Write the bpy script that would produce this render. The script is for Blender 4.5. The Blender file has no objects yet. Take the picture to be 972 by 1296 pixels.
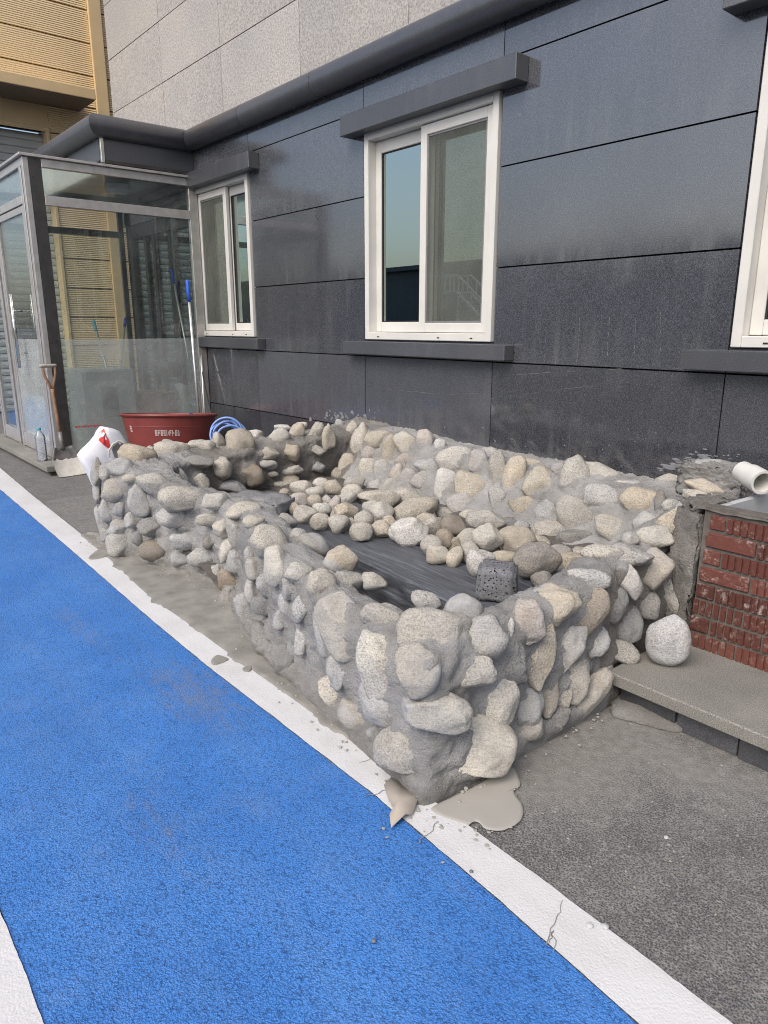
import bpy, bmesh, math, random
import numpy as np
from mathutils import Vector, Matrix, Euler, noise
from mathutils.bvhtree import BVHTree
random.seed(11); rng = np.random.default_rng(5)
S = bpy.context.scene; C = S.collection
R = math.radians

# ------------------------------------------------------------------ camera, sky, sun, exposure
CAM_H = 1.4; PITCH = math.atan2(235., 900.); HEAD = R(140.2)
cd = bpy.data.cameras.new('camera'); cam = bpy.data.objects.new('camera', cd); C.objects.link(cam)
cd.sensor_fit = 'VERTICAL'; cd.sensor_height = 36.0; cd.sensor_width = 27.0; cd.lens = 25.0
cd.clip_start = .05; cd.clip_end = 2000
cam.location = (0, 0, CAM_H); cam.rotation_euler = (math.pi/2 - PITCH, 0, HEAD - math.pi/2)
S.camera = cam
SUN_EL, SUN_AZ = R(46), R(288)          # azimuth counted from +X towards +Y; the sun stands over the open yard
sd = Vector((math.cos(SUN_EL)*math.cos(SUN_AZ), math.cos(SUN_EL)*math.sin(SUN_AZ), math.sin(SUN_EL)))
w = bpy.data.worlds.new('World'); S.world = w; w.use_nodes = True
nt = w.node_tree; bg = nt.nodes['Background']; sk = nt.nodes.new('ShaderNodeTexSky')
sk.sky_type = 'NISHITA'; sk.sun_disc = False; sk.sun_elevation = SUN_EL
sk.sun_rotation = math.atan2(sd.x, sd.y); sk.dust_density = 4.0; sk.air_density = 1.0; sk.ozone_density = 1.0
nt.links.new(sk.outputs[0], bg.inputs[0]); bg.inputs[1].default_value = 0.15
sl = bpy.data.lights.new('sun', 'SUN'); so = bpy.data.objects.new('sun', sl); C.objects.link(so)
sl.energy = 1.15; sl.angle = R(38); sl.color = (1.0, .975, .945)
so.rotation_euler = (-sd).to_track_quat('-Z', 'Y').to_euler()
S.view_settings.view_transform = 'Standard'; S.view_settings.look = 'None'
S.view_settings.gamma = 1; S.view_settings.exposure = 0.48
S.render.engine = 'CYCLES'; S.cycles.use_denoising = True; S.cycles.denoiser = 'OPENIMAGEDENOISE'; S.cycles.denoising_input_passes = 'RGB_ALBEDO_NORMAL'; S.cycles.denoising_prefilter = 'NONE'
S.cycles.filter_width = 1.0
S.cycles.max_bounces = 10; S.cycles.transparent_max_bounces = 16; S.cycles.glossy_bounces = 5
S.cycles.caustics_reflective = False; S.cycles.caustics_refractive = False

# pixel (of the 972x1296 photograph) -> ray; used to measure where things stand
FW = Vector((math.cos(HEAD)*math.cos(PITCH), math.sin(HEAD)*math.cos(PITCH), -math.sin(PITCH)))
RT = Vector((math.sin(HEAD), -math.cos(HEAD), 0)); UP = RT.cross(FW); CO = Vector((0, 0, CAM_H))
def ray(x, y): return FW + RT*((x-486)/900) - UP*((y-648)/900)
def gz(x, y, z=0.):
    d = ray(x, y); return CO + d*((z-CAM_H)/d.z)
def wy(x, y, Y):
    d = ray(x, y); return CO + d*(Y/d.y)
def wx(x, y, X):
    d = ray(x, y); return CO + d*(X/d.x)

# ------------------------------------------------------------------ material helpers
class NT:
    def __init__(s, name):
        s.m = bpy.data.materials.new(name); s.m.use_nodes = True
        s.t = s.m.node_tree; s.b = s.t.nodes['Principled BSDF']; s.out = s.t.nodes['Material Output']
        s._co = None
    def n(s, typ, **kw):
        x = s.t.nodes.new('ShaderNode'+typ)
        for k, v in kw.items(): setattr(x, k, v)
        return x
    def l(s, a, b): s.t.links.new(a, b)
    def co(s):
        if s._co is None: s._co = s.n('TexCoord').outputs['Object']
        return s._co
    def noise(s, scale, detail=4, rough=.55, vec=None, dist=0):
        x = s.n('TexNoise'); x.inputs['Scale'].default_value = scale; x.inputs['Detail'].default_value = detail
        x.inputs['Roughness'].default_value = rough; x.inputs['Distortion'].default_value = dist
        s.l(vec or s.co(), x.inputs['Vector']); return x.outputs['Fac']
    def voro(s, scale, feat='F1', out='Distance', vec=None, smooth=None):
        x = s.n('TexVoronoi'); x.feature = feat; x.inputs['Scale'].default_value = scale
        s.l(vec or s.co(), x.inputs['Vector']); return x.outputs[out]
    def mapped(s, scale, rot=(0, 0, 0)):
        x = s.n('Mapping'); x.inputs['Scale'].default_value = scale; x.inputs['Rotation'].default_value = rot
        s.l(s.co(), x.inputs['Vector']); return x.outputs[0]
    def ramp(s, fac, stops):
        x = s.n('ValToRGB'); e = x.color_ramp.elements
        while len(e) < len(stops): e.new(.5)
        for q, (p, c) in zip(e, stops):
            q.position = p; q.color = (c, c, c, 1) if isinstance(c, (int, float)) else (*c, 1)
        s.l(fac, x.inputs[0]); return x.outputs[0]
    def math(s, op, a, b=None, clamp=False):
        x = s.n('Math', operation=op, use_clamp=clamp)
        for i, v in enumerate((a, b)):
            if v is None: continue
            if isinstance(v, (int, float)): x.inputs[i].default_value = v
            else: s.l(v, x.inputs[i])
        return x.outputs[0]
    def mix(s, fac, a, b, mode='MIX'):
        x = s.n('Mix', data_type='RGBA', blend_type=mode)
        for i, v in ((0, fac), (6, a), (7, b)):
            if isinstance(v, (int, float)): x.inputs[i].default_value = v if i == 0 else (v, v, v, 1)
            elif isinstance(v, tuple): x.inputs[i].default_value = (*v, 1)
            else: s.l(v, x.inputs[i])
        return x.outputs[2]
    def bump(s, h, strength=.5, dist=.01, prev=None):
        x = s.n('Bump'); x.inputs['Strength'].default_value = strength; x.inputs['Distance'].default_value = dist
        s.l(h, x.inputs['Height'])
        if prev is not None: s.l(prev, x.inputs['Normal'])
        return x.outputs[0]
    def attr(s, name):
        x = s.n('Attribute'); x.attribute_name = name; return x.outputs['Fac']
    def rand(s): return s.n('ObjectInfo').outputs['Random']
    def fin(s, col=None, rough=None, normal=None, **kw):
        for k, v in (('Base Color', col), ('Roughness', rough), ('Normal', normal)):
            if v is None: continue
            if isinstance(v, (int, float)): s.b.inputs[k].default_value = v
            elif isinstance(v, tuple): s.b.inputs[k].default_value = (*v, 1)
            else: s.l(v, s.b.inputs[k])
        for k, v in kw.items(): s.b.inputs[k.replace('_', ' ')].default_value = v
        return s.m

def rndvec(t):
    """object coordinates shifted by a per-object random, so that copies differ"""
    a = t.n('VectorMath', operation='ADD'); m = t.n('Math', operation='MULTIPLY'); m.inputs[1].default_value = 37.
    t.l(t.rand(), m.inputs[0]); cb = t.n('CombineXYZ')
    for i in range(3): t.l(m.outputs[0], cb.inputs[i])
    t.l(t.co(), a.inputs[0]); t.l(cb.outputs[0], a.inputs[1]); return a.outputs[0]

M = {}
def plain(name, col, rough=.5, var=.12, scale=25, metal=0., bump=.0, bscale=200):
    t = NT(name); n1 = t.noise(scale, 5)
    lo = tuple(c*(1-var) for c in col); hi = tuple(min(1, c*(1+var)) for c in col)
    nrm = t.bump(t.noise(bscale, 3), bump, .002) if bump else None
    M[name] = t.fin(t.ramp(n1, [(.3, lo), (.7, hi)]), t.ramp(t.noise(scale*1.7, 3), [(.3, max(0, rough-.08)), (.7, min(1, rough+.1))]), nrm, Metallic=metal)
    return M[name]

# dark polished granite cladding
def granite_dark(name, base, rough, salt=1.0, spec=.5):
    t = NT(name); v = rndvec(t)
    sp = t.noise(210, 2, .75, v); sp2 = t.noise(80, 3, .7, v); big = t.noise(1.3, 5, .6, v)
    c = t.ramp(sp, [(.36, tuple(b*.35 for b in base)), (.5, base), (.66, tuple(min(1, b*(1+1.9*salt)) for b in base))])
    c = t.mix(.4, c, t.ramp(sp2, [(.3, tuple(b*.7 for b in base)), (.7, tuple(b*1.35 for b in base))]))
    c = t.mix(.5, c, t.ramp(big, [(.3, .72), (.7, 1.25)]), 'MULTIPLY')
    tone = t.ramp(t.rand(), [(0, .80), (1, 1.22)]); c = t.mix(1., c, tone, 'MULTIPLY')
    # pale weathering film that ran down in streaks
    st = t.noise(1, 5, .6, t.mapped((9, 9, .9))); fm = t.math('MULTIPLY', t.ramp(st, [(.48, 0.), (.75, 1.)]), t.ramp(t.noise(1.7, 4), [(.42, 0.), (.7, 1.)]))
    c = t.mix(t.math('MULTIPLY', fm, .45), c, (.17, .165, .155))
    ro = t.math('ADD', t.math('ADD', t.ramp(t.noise(2.2, 5, .6, v), [(.3, max(.0, rough-.05)), (.7, rough+.05)]), t.ramp(t.rand(), [(0, 0.), (1, .08)])), t.math('MULTIPLY', fm, .25))
    nb = t.bump(sp, .02, .0004, t.bump(t.noise(.9, 2, .5, v), .12, .004))
    M[name] = t.fin(c, ro, nb, IOR=1.85, Specular_IOR_Level=spec)
granite_dark('dark_granite', (.052, .055, .064), .07, 1., .75)
granite_dark('trim_granite', (.046, .048, .055), .36)
def granite_light():
    t = NT('light_granite'); v = rndvec(t)
    sp = t.noise(62, 3, .75, v); big = t.noise(1.1, 5, .6, v)
    c = t.ramp(sp, [(.34, (.22, .212, .204)), (.48, (.36, .345, .327)), (.62, (.50, .478, .452))])
    c = t.mix(.6, c, t.ramp(big, [(.3, (.80, .80, .82)), (.7, (1.1, 1.06, 1.))]), 'MULTIPLY')
    c = t.mix(1., c, t.ramp(t.rand(), [(0, .93), (1, 1.07)]), 'MULTIPLY')
    M['light_granite'] = t.fin(c, .42, t.bump(sp, .12, .001))
granite_light()
def granite_step():
    t = NT('step_granite'); sp = t.noise(230, 3, .75); big = t.noise(3, 6, .6)
    c = t.ramp(sp, [(.33, (.10, .10, .095)), (.5, (.24, .235, .215)), (.66, (.38, .37, .34))])
    c = t.mix(.8, c, t.ramp(big, [(.3, (.62, .62, .6)), (.7, (1.12, 1.1, 1.05))]), 'MULTIPLY')
    M['step_granite'] = t.fin(c, .8, t.bump(sp, .25, .002))
granite_step()
# cobble granite; tint and smear come from the object colour
def stone_mat():
    t = NT('cobble_stone'); v = rndvec(t); oi = t.n('ObjectInfo')
    sp = t.noise(150, 3, .75, v); sp2 = t.noise(430, 2, .7, v); big = t.noise(9, 5, .6, v)
    f = t.ramp(sp, [(.33, .42), (.46, .90), (.62, 1.14)])
    c = t.mix(t.ramp(t.rand(), [(.15, .35), (.9, 1.)]), oi.outputs['Color'], t.mix(1., oi.outputs['Color'], f, 'MULTIPLY'))
    c = t.mix(.55, c, t.ramp(sp2, [(.33, .55), (.5, 1.), (.68, 1.25)]), 'MULTIPLY')
    c = t.mix(.75, c, t.ramp(big, [(.25, (.70, .68, .66)), (.5, (1, 1, 1)), (.75, (1.15, 1.10, 1.0))]), 'MULTIPLY')
    rust = t.ramp(t.noise(5, 4, .6, v), [(.60, 0.), (.78, .5)]); c = t.mix(rust, c, (.30, .22, .14))
    vein = t.ramp(t.noise(1, 4, .6, t.mapped((14, 14, 60)), 1.), [(.47, 0.), (.5, .35), (.53, 0.)]); c = t.mix(vein, c, (.12, .115, .105))
    # mortar film: wraps up from the embedded side, plus a thin smeared haze
    sm = t.noise(14, 5, .65, v)
    k = t.math('ADD', t.attr('mortar'), t.math('MULTIPLY', t.math('SUBTRACT', sm, .5), 1.5))
    k = t.ramp(t.math('ADD', k, t.math('MULTIPLY', oi.outputs['Alpha'], .5)), [(.42, 0.), (.62, .9)])
    mc = t.ramp(t.noise(40, 4, .6, v), [(.3, (.31, .306, .297)), (.7, (.42, .417, .41))])
    c = t.mix(k, c, mc)
    h = t.math('ADD', t.math('MULTIPLY', sp, .5), t.noise(38, 6, .7, v))
    M['cobble_stone'] = t.fin(c, .85, t.bump(h, .8, .009), Specular_IOR_Level=.3)
stone_mat()
def mortar_mat():
    t = NT('mortar'); a = t.noise(5, 6, .65); g = t.noise(210, 3, .7)
    c = t.ramp(a, [(.25, (.30, .292, .277)), (.5, (.42, .412, .396)), (.75, (.54, .535, .525))])
    c = t.mix(.5, c, t.ramp(g, [(.3, .6), (.7, 1.2)]), 'MULTIPLY')
    damp = t.attr('damp'); c = t.mix(damp, c, t.mix(1., c, (.52, .48, .43), 'MULTIPLY'))
    h = t.math('ADD', t.noise(34, 8, .75, t.mapped((1, 1, 1.6))), t.math('MULTIPLY', t.noise(120, 4, .75), .55))
    M['mortar'] = t.fin(c, .88, t.bump(h, 1., .022), Specular_IOR_Level=.25)
mortar_mat()
def asphalt_mat():
    t = NT('asphalt'); g = t.voro(150); g2 = t.noise(260, 3, .7); big = t.noise(1.5, 5, .6)
    c = t.ramp(g2, [(.34, (.030, .031, .034)), (.52, (.080, .081, .085)), (.68, (.21, .21, .215))])
    d = t.attr('dust')
    wob = t.n('VectorMath', operation='ADD'); nn = t.n('TexNoise'); nn.inputs['Scale'].default_value = 60; t.l(t.co(), nn.inputs['Vector']); sc = t.n('VectorMath', operation='SCALE'); sc.inputs['Scale'].default_value = .005
    t.l(nn.outputs['Color'], sc.inputs[0]); t.l(t.co(), wob.inputs[0]); t.l(sc.outputs[0], wob.inputs[1])
    grit = t.math('ADD', t.math('MULTIPLY', t.voro(165, vec=wob.outputs[0]), .55), t.math('MULTIPLY', t.noise(210, 3, .75), .45))
    k = t.math('ADD', d, t.math('MULTIPLY', t.math('SUBTRACT', grit, .42), 1.6))
    k = t.math('ADD', k, t.math('MULTIPLY', t.math('SUBTRACT', t.noise(7, 5, .6), .5), .5))
    k = t.ramp(k, [(.30, 0.), (.70, 1.)])
    k = t.math('MULTIPLY', k, t.math('MULTIPLY', t.ramp(d, [(0, 0.), (.3, 1.)]), .92))
    c = t.mix(k, c, t.ramp(t.noise(30, 4), [(.3, (.19, .182, .165)), (.7, (.29, .28, .26))]))
    h = t.math('ADD', t.math('MULTIPLY', g, -1.), t.math('MULTIPLY', g2, .6))
    M['asphalt'] = t.fin(c, .82, t.bump(h, .6, .004), Specular_IOR_Level=.35)
asphalt_mat()
def blue_mat():
    t = NT('blue_coating'); wv = t.noise(30, 3)
    wob = t.n('VectorMath', operation='ADD'); nn = t.n('TexNoise'); nn.inputs['Scale'].default_value = 45; nn.inputs['Detail'].default_value = 3; t.l(t.co(), nn.inputs['Vector']); sc = t.n('VectorMath', operation='SCALE'); sc.inputs['Scale'].default_value = .007
    t.l(nn.outputs['Color'], sc.inputs[0]); t.l(t.co(), wob.inputs[0]); t.l(sc.outputs[0], wob.inputs[1])
    g = t.math('ADD', t.math('MULTIPLY', t.voro(150, vec=wob.outputs[0]), .6), t.math('MULTIPLY', t.voro(285, vec=wob.outputs[0]), .45)); g2 = t.noise(260, 3, .7); g3 = t.noise(85, 4, .7)
    h = t.math('ADD', t.math('MULTIPLY', g, -1.1), t.math('ADD', t.math('MULTIPLY', g2, .5), t.math('MULTIPLY', g3, .45)))
    c = t.ramp(t.noise(2.2, 5, .6), [(.3, (.042, .185, .54)), (.7, (.070, .25, .66))])
    pits = t.math('MULTIPLY', t.ramp(g, [(.42, 0.), (.66, .9)]), t.ramp(g3, [(.35, 1.), (.62, .25)]))
    c = t.mix(pits, c, (.016, .065, .20))
    wr = t.attr('worn'); k = t.math('ADD', wr, t.math('MULTIPLY', t.math('SUBTRACT', t.noise(16, 6, .7, t.mapped((.7, 2.2, 1))), .5), 1.8))
    k = t.math('MULTIPLY', t.ramp(k, [(.25, 0.), (.85, 1.)]), t.ramp(wr, [(.02, 0.), (.35, .72)]))
    tm = t.math('MULTIPLY', t.ramp(t.noise(1, 5, .65, t.mapped((.55, 5.5, 1))), [(.45, 0.), (.75, 1.)]), .30)
    c = t.mix(t.math('MULTIPLY', tm, t.ramp(g3, [(.35, .3), (.6, 1.)])), c, (.16, .27, .46))
    c = t.mix(k, c, t.ramp(g2, [(.3, (.10, .11, .13)), (.7, (.26, .27, .29))]))
    fl = t.ramp(t.noise(5, 6, .7), [(.52, 0.), (.8, .2)]); c = t.mix(fl, c, (.26, .38, .60))
    M['blue_coating'] = t.fin(c, .62, t.bump(h, .7, .005), Specular_IOR_Level=.4)
blue_mat()
def white_line_mat():
    t = NT('white_paint'); d = t.noise(3, 6, .65); g = t.noise(170, 3, .7)
    c = t.ramp(d, [(.28, (.54, .535, .52)), (.6, (.64, .64, .64))])
    sp = t.ramp(t.noise(75, 4, .7), [(.63, 0.), (.72, .55)]); sp = t.math('MULTIPLY', sp, t.ramp(t.noise(2.3, 4, .6), [(.42, 0.), (.62, 1.)])); c = t.mix(sp, c, (.28, .275, .26))
    sc = t.ramp(t.noise(1, 6, .7, t.mapped((1.2, 7, 1))), [(.5, 0.), (.78, .4)]); c = t.mix(sc, c, (.44, .435, .42))
    M['white_paint'] = t.fin(c, .6, t.bump(t.math('ADD', g, t.math('MULTIPLY', t.voro(140), -.6)), .45, .003))
white_line_mat()
plain('pvc_white', (.64, .63, .59), .38, .05, 6)
plain('seal_grey', (.20, .20, .20), .6)
plain('aluminium', (.50, .48, .45), .36, .12, 14, .55)
plain('dark_steel', (.085, .080, .075), .35, .2, 10, .6)
plain('stainless', (.60, .58, .54), .28, .14, 9, 1.0)
plain('interior', (.30, .33, .31), .8)
plain('joint_dark', (.02, .02, .022), .9)
plain('crack_grey', (.22, .22, .215), .9)
plain('curtain', (.42, .45, .43), .9, .1, 8)
plain('gold_trim', (.66, .50, .28), .42, .06, 3)
plain('brown_recess', (.13, .10, .07), .6)
def gold_panel():
    t = NT('gold_panel'); x = t.n('TexWave', wave_type='BANDS', bands_direction='Z', wave_profile='SIN')
    x.inputs['Scale'].default_value = 10.5; x.inputs['Distortion'].default_value = 0.; t.l(t.co(), x.inputs['Vector'])
    c = t.ramp(t.noise(1.2, 4), [(.3, (.80, .61, .35)), (.7, (.85, .66, .40))])
    c = t.mix(t.ramp(x.outputs['Fac'], [(0, .30), (.25, 0.)]), c, (.42, .30, .15))
    M['gold_panel'] = t.fin(c, .45, t.bump(x.outputs['Fac'], .8, .012))
gold_panel()
plain('shutter_grey', (.46, .48, .46), .5, .05, 5)
plain('cardboard', (.42, .30, .17), .85, .1, 12)
plain('appliance', (.70, .71, .69), .4, .03, 6)
plain('sack_white', (.78, .78, .80), .5, .05, 10, 0, .3, 60)
plain('red_print', (.62, .045, .04), .5, .1, 20)
plain('tub_rubber', (.20, .040, .034), .42, .15, 7)
plain('label_print', (.50, .40, .38), .7, .2, 60)
plain('blue_plastic', (.03, .12, .60), .35, .1)
plain('navy_plastic', (.02, .03, .22), .35, .1)
plain('teal_plastic', (.06, .36, .46), .35, .1)
plain('hose_blue', (.20, .32, .66), .35, .1)
plain('pole_metal', (.62, .62, .62), .38, .1, 20, .7)
plain('black_rod', (.02, .02, .022), .5)
plain('old_wood', (.26, .15, .085), .75, .3, 30, 0, .4, 90)
plain('worn_grip', (.40, .36, .31), .7, .25, 40)
plain('shovel_steel', (.20, .19, .18), .5, .3, 20, .3)
plain('dried_cement', (.52, .50, .44), .9, .1, 25, 0, .3, 120)
plain('blade_cement', (.68, .655, .58), .9, .1, 25, 0, .3, 120)
plain('scrap_board', (.38, .335, .28), .85, .08, 20, 0, .2, 150)
plain('concrete_pale', (.46, .47, .47), .8, .12, 14, 0, .3, 160)
plain('cement_dark', (.10, .090, .080), .95, .3, 18, 0, .8, 60)
plain('lamp_white', (.90, .90, .88), .4, .03)
plain('sack_inside', (.16, .155, .15), .9)
plain('puddle_cement', (.345, .33, .295), .72, .05, 5, 0, .1, 120)
plain('smear_cement', (.235, .225, .20), .85, .25, 9, 0, .5, 70)
plain('joint_cement', (.115, .102, .09), .95, .3, 30, 0, .6, 90)
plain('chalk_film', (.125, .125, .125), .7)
plain('splash_white', (.19, .195, .20), .9, .2, 60)
plain('yard_white', (.75, .75, .74), .6)
plain('shed_dark', (.10, .11, .115), .7, .1, 2)
plain('shed_door', (.30, .31, .31), .6)
def slab_mat():
    t = NT('black_slab'); a = t.noise(1, 6, .7, t.mapped((4, 95, 95))); b = t.noise(3, 4)
    c = t.ramp(a, [(.3, (.030, .033, .039)), (.52, (.095, .103, .118)), (.72, (.20, .21, .235))])
    c = t.mix(.6, c, t.ramp(b, [(.3, .65), (.7, 1.3)]), 'MULTIPLY')
    M['black_slab'] = t.fin(c, .42, t.bump(t.math('ADD', a, t.math('MULTIPLY', t.noise(1, 4, .7, t.mapped((26, 130, 130))), .6)), .8, .006))
slab_mat()
def lava_mat():
    t = NT('lava_rock'); v = t.voro(75); n1 = t.noise(160, 3, .7)
    pits = t.ramp(v, [(.12, 0.), (.3, 1.)])
    c = t.mix(pits, (.012, .012, .013), t.ramp(n1, [(.3, (.09, .092, .098)), (.7, (.23, .235, .245))]))
    M['lava_rock'] = t.fin(c, .85, t.bump(pits, .9, .008, t.bump(n1, .4, .003)))
lava_mat()
def brick_mat():
    t = NT('red_brick'); v = rndvec(t)
    c = t.ramp(t.rand(), [(0, (.085, .026, .018)), (.5, (.118, .036, .025)), (1, (.152, .050, .035))])
    c = t.mix(.6, c, t.ramp(t.noise(60, 4, .7, v), [(.3, .6), (.7, 1.25)]), 'MULTIPLY')
    ef = t.ramp(t.noise(30, 6, .75, v), [(.52, 0.), (.66, .9)]); ef = t.math('MULTIPLY', ef, t.ramp(t.noise(9, 3, .5, v), [(.42, 0.), (.58, 1.)]))
    c = t.mix(ef, c, (.42, .36, .32))
    M['red_brick'] = t.fin(c, .8, t.bump(t.noise(140, 4, .7, v), .5, .003))
brick_mat()
def glass_mat(name, tint, ior=1.5, k=1.0, rough=.0, haze=0., hazec=(.5, .55, .52), gcol=(1, 1, 1), trl=.25):
    t = NT(name); fr = t.n('Fresnel'); fr.inputs[0].default_value = ior
    tr = t.n('BsdfTransparent'); tr.inputs[0].default_value = (*tint, 1)
    gl = t.n('BsdfGlossy'); gl.inputs['Roughness'].default_value = rough; gl.inputs[0].default_value = (*gcol, 1)
    body = tr.outputs[0]
    if haze:
        df = t.n('BsdfDiffuse'); df.inputs[0].default_value = (*hazec, 1)
        tl = t.n('BsdfTranslucent'); tl.inputs[0].default_value = (*hazec, 1)
        ad = t.n('MixShader'); ad.inputs[0].default_value = trl; t.l(df.outputs[0], ad.inputs[1]); t.l(tl.outputs[0], ad.inputs[2])
        m2 = t.n('MixShader'); t.l(tr.outputs[0], m2.inputs[1]); t.l(ad.outputs[0], m2.inputs[2])
        t.l(t.ramp(t.noise(2.5, 5, .6), [(.3, max(0, haze-.08)), (.7, min(1, haze+.08))]), m2.inputs[0]); body = m2.outputs[0]
    mx = t.n('MixShader'); t.l(t.math('MULTIPLY', fr.outputs[0], k, True), mx.inputs[0])
    t.l(body, mx.inputs[1]); t.l(gl.outputs[0], mx.inputs[2]); t.l(mx.outputs[0], t.out.inputs[0])
    M[name] = t.m
glass_mat('window_glass', (.55, .72, .68), 1.9, 4.2, gcol=(.88, 1., .94))
glass_mat('clear_glass', (.93, .955, .945), 1.45, .8, 0, .03)
glass_mat('frosted_film', (.92, .96, .93), 1.4, .4, .12, .23, (.98, .99, .97))
glass_mat('door_glass', (.72, .78, .77), 1.45, .7)
glass_mat('roof_glass', (.80, .88, .84), 1.45, .5, .05, .7, (.93, .97, .95), trl=.8)
glass_mat('insect_screen', (.92, .93, .90), 1.1, .2, .3, .22, (.34, .36, .33))
glass_mat('bottle_pet', (.96, .97, .98), 1.4, 1.2, .08, .28, (.85, .88, .92))

# ------------------------------------------------------------------ mesh helpers
def mesh_obj(name, verts, faces, mat, parent=None, smooth=False, loc=None):
    """one mesh object; verts are world coordinates, stored relative to the parent root (or loc)"""
    me = bpy.data.meshes.new(name)
    off = Vector((0, 0, 0))
    if parent is not None: off = parent.matrix_basis.translation + (parent.parent.matrix_basis.translation if parent.parent else Vector()) + (parent.parent.parent.matrix_basis.translation if parent.parent and parent.parent.parent else Vector())
    o = bpy.data.objects.new(name, me)
    base = off
    if loc is not None: base = Vector(loc); o.location = base - off
    b = np.array(base)
    me.from_pydata([tuple(np.asarray(v, float)-b) for v in verts] if not isinstance(verts, np.ndarray) else (verts-b).tolist(), [], faces)
    if mat is not None: me.materials.append(M[mat])
    if smooth: me.polygons.foreach_set('use_smooth', [True]*len(me.polygons))
    me.update(); C.objects.link(o)
    if parent is not None: o.parent = parent
    return o
class MB:
    def __init__(s): s.v = []; s.f = []
    def add(s, v, f):
        k = len(s.v); s.v += [Vector(x) for x in v]; s.f += [tuple(i+k for i in q) for q in f]; return s
    def box(s, x0, x1, y0, y1, z0, z1, bev=0.):
        if bev <= 0:
            v = [(x, y, z) for x in (x0, x1) for y in (y0, y1) for z in (z0, z1)]
            return s.add(v, [(0, 1, 3, 2), (4, 6, 7, 5), (0, 4, 5, 1), (2, 3, 7, 6), (0, 2, 6, 4), (1, 5, 7, 3)])
        bm = bmesh.new(); bmesh.ops.create_cube(bm, size=1)
        for q in bm.verts: q.co = Vector((x0+(x1-x0)*(q.co.x+.5), y0+(y1-y0)*(q.co.y+.5), z0+(z1-z0)*(q.co.z+.5)))
        bmesh.ops.bevel(bm, geom=list(bm.edges), offset=bev, segments=2 if bev > .006 else 1, affect='EDGES', profile=.6)
        bm.normal_update(); bm.verts.index_update()
        s.add([q.co.copy() for q in bm.verts], [[q.index for q in f.verts] for f in bm.faces]); bm.free(); return s
    def tube(s, pts, r, n=10, cap=True, closed=False):
        pts = [Vector(p) for p in pts]; rs = r if isinstance(r, (list, tuple)) else [r]*len(pts)
        V = []; up = Vector((0, 0, 1)); last = None
        for i, p in enumerate(pts):
            d = (pts[min(i+1, len(pts)-1)]-pts[max(i-1, 0)]).normalized()
            if last is None: a = d.cross(up if abs(d.z) < .95 else Vector((1, 0, 0))).normalized()
            else: a = (last - d*last.dot(d)).normalized()
            last = a; b = d.cross(a)
            V += [p+(a*math.cos(q)+b*math.sin(q))*rs[i] for q in [2*math.pi*k/n for k in range(n)]]
        F = [(i*n+k, i*n+(k+1) % n, (i+1)*n+(k+1) % n, (i+1)*n+k) for i in range(len(pts)-1) for k in range(n)]
        if cap: F += [tuple(reversed(range(n))), tuple(range((len(pts)-1)*n, len(pts)*n))]
        return s.add(V, F)
    def lathe(s, c, prof, n=32, sx=1., sy=1.):
        c = Vector(c); V = [c+Vector((r*sx*math.cos(q), r*sy*math.sin(q), z)) for r, z in prof for q in [2*math.pi*k/n for k in range(n)]]
        F = [(i*n+k, i*n+(k+1) % n, (i+1)*n+(k+1) % n, (i+1)*n+k) for i in range(len(prof)-1) for k in range(n)]
        return s.add(V, F)
    def quad(s, a, b, c, d): return s.add([a, b, c, d], [(0, 1, 2, 3)])
    def build(s, name, mat, parent=None, smooth=False, loc=None, auto=None):
        o = mesh_obj(name, s.v, s.f, mat, parent, smooth, loc)
        if auto:
            bm = bmesh.new(); bm.from_mesh(o.data); bmesh.ops.recalc_face_normals(bm, faces=bm.faces)
            for e in bm.edges: e.smooth = e.calc_face_angle(0) < R(auto)
            for f in bm.faces: f.smooth = True
            bm.to_mesh(o.data); bm.free()
        return o
def box(name, mat, parent, x0, x1, y0, y1, z0, z1, bev=0.): return MB().box(x0, x1, y0, y1, z0, z1, bev).build(name, mat, parent)
def tag(o, label=None, cat=None, group=None, kind=None):
    for k, v in (('label', label), ('category', cat), ('group', group), ('kind', kind)):
        if v: o[k] = v
    return o
def root(name, loc, label, cat, group=None):
    o = bpy.data.objects.new(name, None); o.location = loc; o.empty_display_size = .1; C.objects.link(o)
    return tag(o, label, cat, group)
def attr(o, name, vals):
    a = o.data.attributes.new(name, 'FLOAT', 'POINT'); a.data.foreach_set('value', np.asarray(vals, dtype=np.float32))
def gridfaces(a, b): return [(i*b+j, (i+1)*b+j, (i+1)*b+j+1, i*b+j+1) for i in range(a-1) for j in range(b-1)]
def nz(p, s=1., o=0.): return noise.noise(Vector((p[0]*s+o, p[1]*s-o, p[2]*s+o*.7)))
def sstep(a, b, x):
    t = np.clip((np.asarray(x, float)-a)/(b-a), 0, 1); return t*t*(3-2*t)

# ------------------------------------------------------------------ ground, lane, lines
def axis(lo, hi, fine, coarse):
    a = [lo]
    while a[-1] < hi-1e-6: a.append(min(hi, a[-1]+fine))
    l = [lo - q for q in coarse][::-1]; r = [hi + q for q in coarse]
    return np.array(l + a + r)
far = [.5, 1.5, 4, 10, 25, 60, 150, 400]
gx = axis(-9.6, .6, .03, far); gy = axis(-.6, 3.9, .03, far)
GX, GY = np.meshgrid(gx, gy, indexing='ij'); nx, ny = GX.shape
gv = np.stack([GX.ravel(), GY.ravel(), np.zeros(GX.size)], 1)
gf = [(i*ny+j, (i+1)*ny+j, (i+1)*ny+j+1, i*ny+j+1) for i in range(nx-1) for j in range(ny-1)]
X, Y = gv[:, 0], gv[:, 1]
dust = np.zeros(len(gv))
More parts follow.
